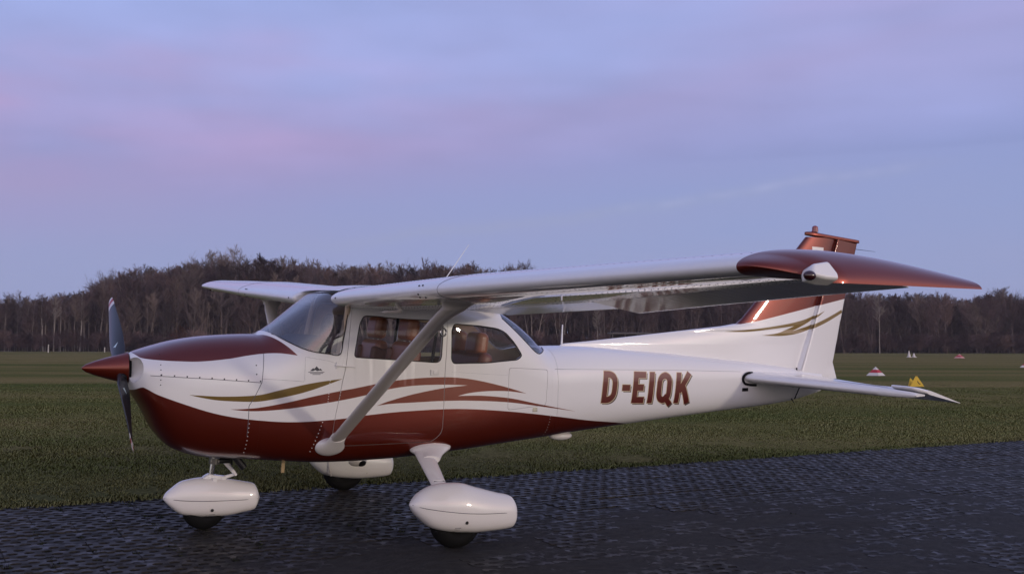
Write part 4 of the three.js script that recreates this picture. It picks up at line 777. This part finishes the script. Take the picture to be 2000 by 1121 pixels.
{
  const ys = [1.25, 1.40, 1.48, 1.526, 1.549, 1.639, 1.712, 1.743, 1.80, 1.942, 2.575, 2.705], le = table(ys, [3.0, 3.0, 3.05, 3.156, 3.43, 4.337, 5.08, 5.29, 5.37, 5.516, 6.127, 6.252]);
  const hinge = table([1.0, 1.214, 1.993, 2.72], [6.04, 6.125, 6.415, 6.685]), te = table([1.149, 1.327, 2.041, 2.72], [6.716, 6.655, 6.83, 7.03]), half = table([1.2, 1.75, 2.7], [.066, .056, .036]);
  const levels = []; for (let i = 0; i < ys.length - 1; i++) for (let t = 0; t < 4; t++) levels.push(lerp(ys[i], ys[i + 1], t / 4)); levels.push(2.705);
  const fin = sheet(levels.length - 1, 72, (u, v, i) => {
    const y = levels[i], a = v * 2 * Math.PI, h = hinge(y) - .006, l = le(y), f = .5 + .5 * Math.cos(a);   // f 1 at the hinge, 0 at the nose
    const wide = h - l > 1.6 ? clamp(.02 + (.062 - .02) * Math.pow(f, .8) + .01) : half(y);
    const s = Math.sin(a), e = Math.abs(s) ** .55 * Math.sign(s);
    return [lerp(l, h, f), y, Math.abs(a - Math.PI) > 3.05 || a === 0 ? wide * .98 * Math.sign(s || 1) : wide * e];
  }, { wrapV: true, capU: true, uv: LF.uv });
  const fm = part('fin', flipOut(fin), LF.mat, plane, 'upright tail fin, dark red above, gold swirl on white below');
  const ry = [1.15, 1.24, 1.33, 1.6, 2.041, 2.4, 2.70];
  const rud = sheet(ry.length - 1, 48, (u, v, i) => {
    const y = ry[i], a = v * 2 * Math.PI, f = .5 - .5 * Math.cos(a), h = hinge(y) + .010, w = half(y) * .93 * (1 - f) ** .9 * (f < .03 ? .9 : 1) + .005;
    return [lerp(h, te(y), f), y, (Math.sin(a) >= 0 ? 1 : -1) * w * clamp(Math.abs(Math.sin(a)) * 7)];
  }, { wrapV: true, capU: true, uv: LF.uv });
  const rm = part('rudder', flipOut(rud), LF.mat, plane, 'rudder, dark red above, white below');
  const cap = sheet(14, 40, (u, v) => {
    const a = v * 2 * Math.PI, f = .5 - .5 * Math.cos(a), x = lerp(6.235, 7.035, f), h = [0, .04, .5, .9, 1, 1, 1, 1, 1, 1, 1, .96, .8, .5, 0][Math.round(u * 14)];
    const yt = 2.772 - .060 * f, yb = yt - .058, w = .050 * (f < .2 ? Math.sqrt(1 - (1 - f / .2) ** 2) : 1 - .45 * (f - .2) / .8);
    return [lerp(6.62, x, .75 + .25 * h), lerp(yb, yt, u), (Math.sin(a) >= 0 ? 1 : -1) * w * h * clamp(Math.abs(Math.sin(a)) * 5)];
  }, { wrapV: true });
  part('fin_cap', flipOut(cap), M.red, fm);
  part('beacon', merge([new THREE.CylinderGeometry(.032, .036, .05, 20).translate(6.385, 2.79, 0), blob(6.385, 2.815, 0, .032, .022, .032, 10)]), M.lampRed, fm, 'red beacon on top of the fin');
  part('static_wick', rod([7.0, 2.60, 0], [7.30, 2.585, 0], .0035, .0015, 6), M.darkMetal, rm);
  part('hinge_gap', tube([[6.085, 1.275, .05], [6.08, 1.24, .055], [6.075, 1.20, .055], [6.10, 1.165, .06]], .008, 6, 20), M.blackRubber, rm);
  const y = (z) => 1.184 - .0386 * (z - .17), lead = (z) => 5.26 + .45 * (z - .17), thick = (z) => .060 - .014 * (z - .17);
  const stabZ = [.05, .17, .4, .8, 1.1, 1.36, 1.395, 1.41, 1.55, 1.66, 1.70, 1.715];
  const stab = sheet(stabZ.length - 1, 60, (u, v, i) => {
    const z = stabZ[i], a = v * 2 * Math.PI, f = .5 - .5 * Math.cos(a), l = lead(z) - .02, e = z > 1.4 ? l + .13 : 6.085, k = [1, 1, 1, 1, 1, 1, 1, .9, .85, .75, .6, .3][i];
    const t = thick(z) * k * Math.sqrt(Math.max(0, 1 - (1 - Math.min(1, f / .24)) ** 2)) * (1 - .62 * Math.max(0, f - .24));
    return [lerp(l + .5 * (1 - k) * .03, e, f), y(z) + t * Math.sin(a > Math.PI ? -Math.PI / 2 : Math.PI / 2) * clamp(Math.abs(Math.sin(a)) * 8), z];
  }, { wrapV: true, capU: true });
  const D = .253, elev = (za, zb, fore, n) => sheet(n, 48, (u, v) => {
    const z = lerp(za, zb, u), a = v * 2 * Math.PI, f = .5 - .5 * Math.cos(a), h = 6.10, L = typeof fore === 'function' ? fore(z) : fore, x = lerp(L, .43 - .06 * smooth(.3, 0, z), f);
    const t = (z > 1.42 ? .019 : .028) * Math.sqrt(Math.max(0, 1 - (1 - Math.min(1, f / .12)) ** 2)) * (1 - .88 * clamp((f - .12) / .88)), Y = t * (a > Math.PI ? -1 : 1) * clamp(Math.abs(Math.sin(a)) * 8);
    return [h + x * Math.cos(D) + Y * Math.sin(D), 1.152 - x * Math.sin(D) + Y * Math.cos(D), z];
  }, { wrapV: true, capU: true });
  const inner = elev(.13, 1.44, .006, 12), horn = elev(1.445, 1.735, (z) => -.175 + .30 * Math.max(0, z - 1.60) + 2.2 * Math.max(0, z - 1.69), 12);
  for (const k of [1, -1]) {
    const g = (q) => (k > 0 ? q : mirrorZ(q));
    const st = part('tail_plane', g(flipOut(stab, .17)), M.white, plane, k > 0 ? 'near tail plane' : 'far tail plane');
    part('elevator', g(flipOut(merge2([inner, horn]))), M.white, plane, k > 0 ? 'near elevator, drooped' : 'far elevator, drooped');
  }
  part('trim_arm', merge([rod([5.93, 1.085, .15], [6.06, 1.095, .19], .012), rod([6.02, 1.09, .17], [6.02, .945, .09], .006), rod([5.99, .95, .07], [6.03, .905, .07], .005), blob(6.06, 1.095, .19, .03, .014, .014, 8)]), M.darkMetal, plane);
}
function merge2(list) { return mergeVertices(merge(list), 1e-5); }
function flipOut(g) {   // turn the faces outward by the sign of the enclosed volume
  const p = g.attributes.position, ix = g.index ? g.index.array : null, n = ix ? ix.length : p.count, a = V(), b = V(), c = V(); let s = 0;
  const o = V(); for (let i = 0; i < p.count; i++) o.add(a.fromBufferAttribute(p, i)); o.divideScalar(p.count);
  for (let i = 0; i < n; i += 3) { const q = (k) => (ix ? ix[i + k] : i + k); a.fromBufferAttribute(p, q(0)).sub(o); b.fromBufferAttribute(p, q(1)).sub(o); c.fromBufferAttribute(p, q(2)).sub(o); s += a.dot(b.cross(c)); }
  return s < 0 && ix ? flip(g) : g;
}

// ---- undercarriage
function pant(list, zc) {   // [x, yTop, yBottom, halfWidth]
  const f = [1, 2, 3].map((k) => pchip(list.map((s) => s[0]), list.map((s) => s[k]))), n = list.length, xs = [];
  for (let i = 0; i < n - 1; i++) for (let t = 0; t < 5; t++) xs.push(lerp(list[i][0], list[i + 1][0], t / 5)); xs.push(list[n - 1][0]);
  const g = sheet(xs.length - 1, 64, (u, v, i) => { const x = xs[i], [T, B, w] = f.map((q) => q(x)), a = v * 2 * Math.PI, c = Math.cos(a), s = Math.sin(a), e = s < 0 ? 2.7 : 2.2; const m = lerp(B, T, .45); return [x, m + (s > 0 ? T - m : m - B) * Math.sign(s) * Math.abs(s) ** (2 / e), zc + w * Math.sign(c) * Math.abs(c) ** (2 / e)]; }, { wrapV: true, capU: true });
  const at = (x, y) => { const [T, B, w] = f.map((q) => q(x)), m = lerp(B, T, .45), up = y > m, h = up ? T - m : m - B, e = up ? 2.2 : 2.7; return w * Math.max(0, 1 - Math.abs((y - m) / h) ** e) ** (1 / e); };
  return { g, at };
}
function tyre(x, z, R, w) { const pts = []; for (let i = 0; i <= 24; i++) { const a = i / 24 * Math.PI * 2; pts.push(new THREE.Vector2(R - .068 + .068 * Math.cos(a), w * Math.sin(a) * (1 - .08 * Math.cos(a)))); } return new THREE.LatheGeometry(pts, 64).rotateX(Math.PI / 2).translate(x, R - .004, z); }
const mainPant = pant([[1.018, .355, .342, .012], [1.045, .392, .295, .055], [1.09, .436, .245, .088], [1.19, .483, .168, .125], [1.30, .500, .136, .145], [1.42, .497, .120, .15], [1.58, .455, .109, .142], [1.76, .404, .113, .12], [1.88, .372, .124, .10], [1.905, .345, .15, .088], [1.935, .275, .235, .035]], 1.30);
const nosePant = pant([[-.592, .275, .258, .010], [-.575, .305, .235, .038], [-.55, .328, .208, .058], [-.44, .400, .128, .092], [-.277, .42, .103, .112], [-.11, .403, .097, .112], [.06, .371, .118, .098], [.15, .347, .136, .084], [.17, .32, .165, .072], [.197, .25, .225, .025]], 0);
function pantDetails(P, zc, k, seamY, plugX, plugY, textX, textY, parent) {
  const line = tube(seamY.map(([x, y]) => [x, y, zc + k * (P.at(x, y) + .0005)]), .0024, 6, 80); part('seam', line, M.seam, parent);
  part('axle_plug', new THREE.CylinderGeometry(.013, .013, .006, 20).rotateX(Math.PI / 2).translate(plugX, plugY, zc + k * P.at(plugX, plugY)), M.darkMetal, parent);
  const w = []; for (let r = 0; r < 2; r++) for (let i = 0; i < 6 - r; i++) { const x = textX + i * .0085, y = textY - r * .014; w.push(new THREE.BoxGeometry(.0058, .006, .0008).translate(x, y, zc + k * (P.at(x, y) + .0006))); }
  part('placard', merge(w), M.seam, parent);
}
for (const k of [1, -1]) {
  const gear = bundle('main_gear', plane, k > 0 ? 'near main wheel and leg' : 'far main wheel and leg'), g = (q) => (k > 0 ? q : mirrorZ(q));
  const leg = sheet(16, 28, (u, v) => { const a = v * 2 * Math.PI, p = V(1.475, .63, .50).lerp(V(1.385, .345, 1.17), u), c = lerp(.088, .058, u); return [p.x + c * Math.cos(a), p.y + .026 * Math.sin(a) * .9, p.z + .026 * Math.sin(a) * .42]; }, { wrapV: true, capU: true });
  part('leg', g(leg), M.pantWhite, gear);
  const skirt = sheet(14, 40, (u, v) => { const a = v * 2 * Math.PI, e = pchip([0, .1, .3, .6, 1], [1, .97, .78, .58, .5])(u), x = lerp(1.57, 1.483, u) + .20 * e * Math.cos(a) * (1 - .12 * u), y0 = .638 + .052 * Math.sin(a) * e, z = lerp(body.z(clamp(x, 1.2, 2), clamp(y0, .60, .8)), .64, u); return [x, lerp(y0, .572 + .035 * Math.sin(a), u), z + .012 * Math.sin(u * 3.14)]; }, { wrapV: true, capU: true });
  part('leg_skirt', g(skirt), M.pantWhite, gear);
  const t = part('tyre', g(tyre(1.41, 1.30, .222, .075)), M.blackRubber, gear);
  const w = part('wheel_fairing', g(mainPant.g), M.pantWhite, gear);
  pantDetails(mainPant, k * 1.30, k, [[1.03, .352], [1.09, .338], [1.22, .316], [1.40, .290], [1.58, .272], [1.76, .262], [1.905, .250]], 1.438, .214, 1.352, .175, w);
  if (k < 0) {   // brake cover on the inboard side of the far fairing
    part('brake_cover', merge([blob(1.50, .30, -1.30 + .14, .10, .05, .05, 12), tube([[1.62, .34, -1.19], [1.72, .25, -1.185], [1.60, .17, -1.175]], .006, 6, 20), tube([[1.20, .31, -1.17], [1.21, .24, -1.16], [1.235, .165, -1.18]], .007, 6, 20)]), M.strutWhite, w);
    part('brake_gap', blob(1.535, .285, -1.30 + .155, .05, .035, .045, 10), M.blackRubber, w);
  }
  const st = document.createElement('canvas'); st.width = 128; st.height = 64; { const q = st.getContext('2d'); q.fillStyle = '#dedad6'; q.fillRect(0, 0, 128, 64); q.fillStyle = '#1d1a1c'; q.fillRect(4, 8, 120, 48); q.fillStyle = '#cfcac6'; q.font = 'bold 26px sans-serif'; q.fillRect(22, 18, 10, 28); q.fillRect(38, 14, 34, 6); q.fillRect(42, 26, 30, 6); q.fillRect(36, 40, 40, 6); q.fillRect(82, 18, 34, 8); q.fillStyle = '#8d2b20'; q.fillRect(82, 32, 34, 14); }
  const sx = new THREE.CanvasTexture(st); sx.colorSpace = THREE.SRGBColorSpace; sx.magFilter = THREE.LinearFilter;
  if (k > 0) { const p = V(1.475, .63, .50).lerp(V(1.385, .345, 1.17), .66), s = sheet(6, 4, (u, v) => { const x = lerp(-.048, .052, u), yy = lerp(-.024, .024, v); return [p.x + x - yy * .1, p.y + yy * .9 + .0, p.z + .0285 * Math.sqrt(1 - (x / .075) ** 2) * .9 - yy * .4 + .012]; }); part('sticker', s, std({ map: sx, roughness: .5 }), gear); }
}
{
  const gear = bundle('nose_gear', plane, 'nose wheel with white fairing and bare strut');
  part('wheel_fairing', nosePant.g, M.pantWhite, gear);
  const w = gear.children[0];
  pantDetails(nosePant, 0, 1, [[-.585, .268], [-.5, .259], [-.3, .245], [-.1, .238], [.05, .234], [.17, .232]], -.215, .165, -.232, .128, w);
  part('access_panel', merge([tube([[-.318, .205, .0], [-.318, .118, 0], [-.25, .118, 0], [-.24, .205, 0]].map(([x, y]) => [x, y, nosePant.at(x, y) - .0006]), .0016, 5, 60)]), M.seam, w);
  part('tyre', tyre(-.258, 0, .185, .068), M.blackRubber, gear);
  part('oleo', rod([-.214, .40, 0], [-.188, .60, 0], .021, .021, 20), M.chrome, gear);
  part('collar', merge([rod([-.190, .525, 0], [-.186, .575, 0], .042, .045, 20), new RoundedBoxGeometry(.12, .022, .07, 2, .005).rotateZ(-.14).translate(-.165, .548, 0)]), M.steel, gear);
  part('fork', merge([new RoundedBoxGeometry(.15, .034, .075, 2, .008).rotateZ(-.16).translate(-.165, .415, 0), rod([-.19, .40, -.06], [-.19, .40, .065], .02, .02, 14), new RoundedBoxGeometry(.075, .05, .08, 2, .02).rotateZ(.5).translate(-.245, .415, 0)]), M.white, gear);
  part('torque_link', merge([rod([-.10, .54, .012], [-.015, .438, .012], .022, .014, 10), rod([-.118, .408, .012], [-.015, .433, .012], .015, .012, 10), rod([-.015, .435, -.03], [-.015, .435, .04], .012, .012, 10), rod([-.12, .41, -.03], [-.12, .41, .045], .014, .014, 10)]), M.white, gear);
  part('shimmy_damper', merge([rod([-.15, .55, .02], [-.06, .55, .03], .022, .022, 12), rod([-.045, .60, .03], [-.05, .515, .03], .008, .008, 8)]), M.darkMetal, gear);
}

// ---- cabin fittings seen through the glass
{
  const cab = bundle('instrument_panel', plane);
  part('panel', new RoundedBoxGeometry(.16, .46, .90, 3, .03).translate(.54, 1.31, 0), M.dash, cab);
  part('glareshield', sheet(14, 20, (u, v) => { const x = lerp(.30, .635, u), y = lerp(1.50, 1.592, smooth(0, .7, u)), w = Math.max(.05, Math.min(.46, body.z(x, y) - .035)), a = v * 2 * Math.PI; return [x, y - .03 + .03 * Math.sign(Math.sin(a)) * Math.abs(Math.sin(a)) ** .3, w * Math.cos(a)]; }, { wrapV: true, capU: true }), M.dash, cab);
  for (const k of [1, -1]) part('control_yoke', merge([rod([.60, 1.34, k * .25], [.76, 1.34, k * .25], .012), new THREE.TorusGeometry(.12, .012, 8, 24, Math.PI).rotateY(Math.PI / 2).rotateX(Math.PI).translate(.76, 1.40, k * .25)]), M.dash, cab);
  const seat = (x, z, front) => {
    const s = bundle('seat', plane), lean = -.16, put = (g, y) => g.rotateZ(lean).translate(x, y, z);
    part('cushion', new RoundedBoxGeometry(.50, .15, .44, 4, .05).rotateZ(.08).translate(x - .22, 1.03, z), M.leather, s);
    const b = part('backrest', put(new RoundedBoxGeometry(.13, .52, .42, 5, .055).translate(0, 0, 0), 1.29), M.leather, s);
    part('bolster', merge([1, -1].map((k) => put(new RoundedBoxGeometry(.17, .44, .08, 4, .038), 1.27).translate(-.02, 0, k * .18))), M.leatherDark, b);
    const h = part('headrest', new RoundedBoxGeometry(.12, .20, .26, 5, .05).rotateZ(lean).translate(x + .055, 1.655, z), M.leather, s);
    part('headrest_post', merge([1, -1].map((k) => rod([x + .035, 1.52, z + k * .06], [x + .05, 1.60, z + k * .06], .007))), M.steel, h);
  };
  seat(1.27, -.25); seat(1.37, .25);
  const bench = bundle('rear_bench', plane);
  part('cushion', new RoundedBoxGeometry(.48, .18, .90, 4, .05).translate(1.82, 1.0, 0), M.leatherDark, bench);
  part('backrest', new RoundedBoxGeometry(.14, .44, .90, 5, .06).rotateZ(-.2).translate(2.07, 1.24, 0), M.leatherDark, bench);
  for (const k of [1, -1]) part('headrest', new RoundedBoxGeometry(.13, .21, .27, 5, .055).rotateZ(-.12).translate(2.115, 1.53, k * .21), M.leather, bench);
  part('cabin_floor', new THREE.BoxGeometry(1.8, .03, .66).translate(1.30, .74, 0), M.trim, plane);
  for (const k of [1, -1]) part('door_post_trim', tube([[.70, 1.44, k * .485], [.735, 1.62, k * .484], [.775, 1.82, k * .478], [.79, 1.93, k * .46]], .026, 8, 24), M.trim, plane);
  part('shoulder_belt', merge([1, -1].map((k) => tube([[1.62, 1.78, k * .46], [1.58, 1.5, k * .45], [1.55, 1.2, k * .44]], .014, 6, 20))), M.dash, plane);
}
renderer.render(scene, camera);
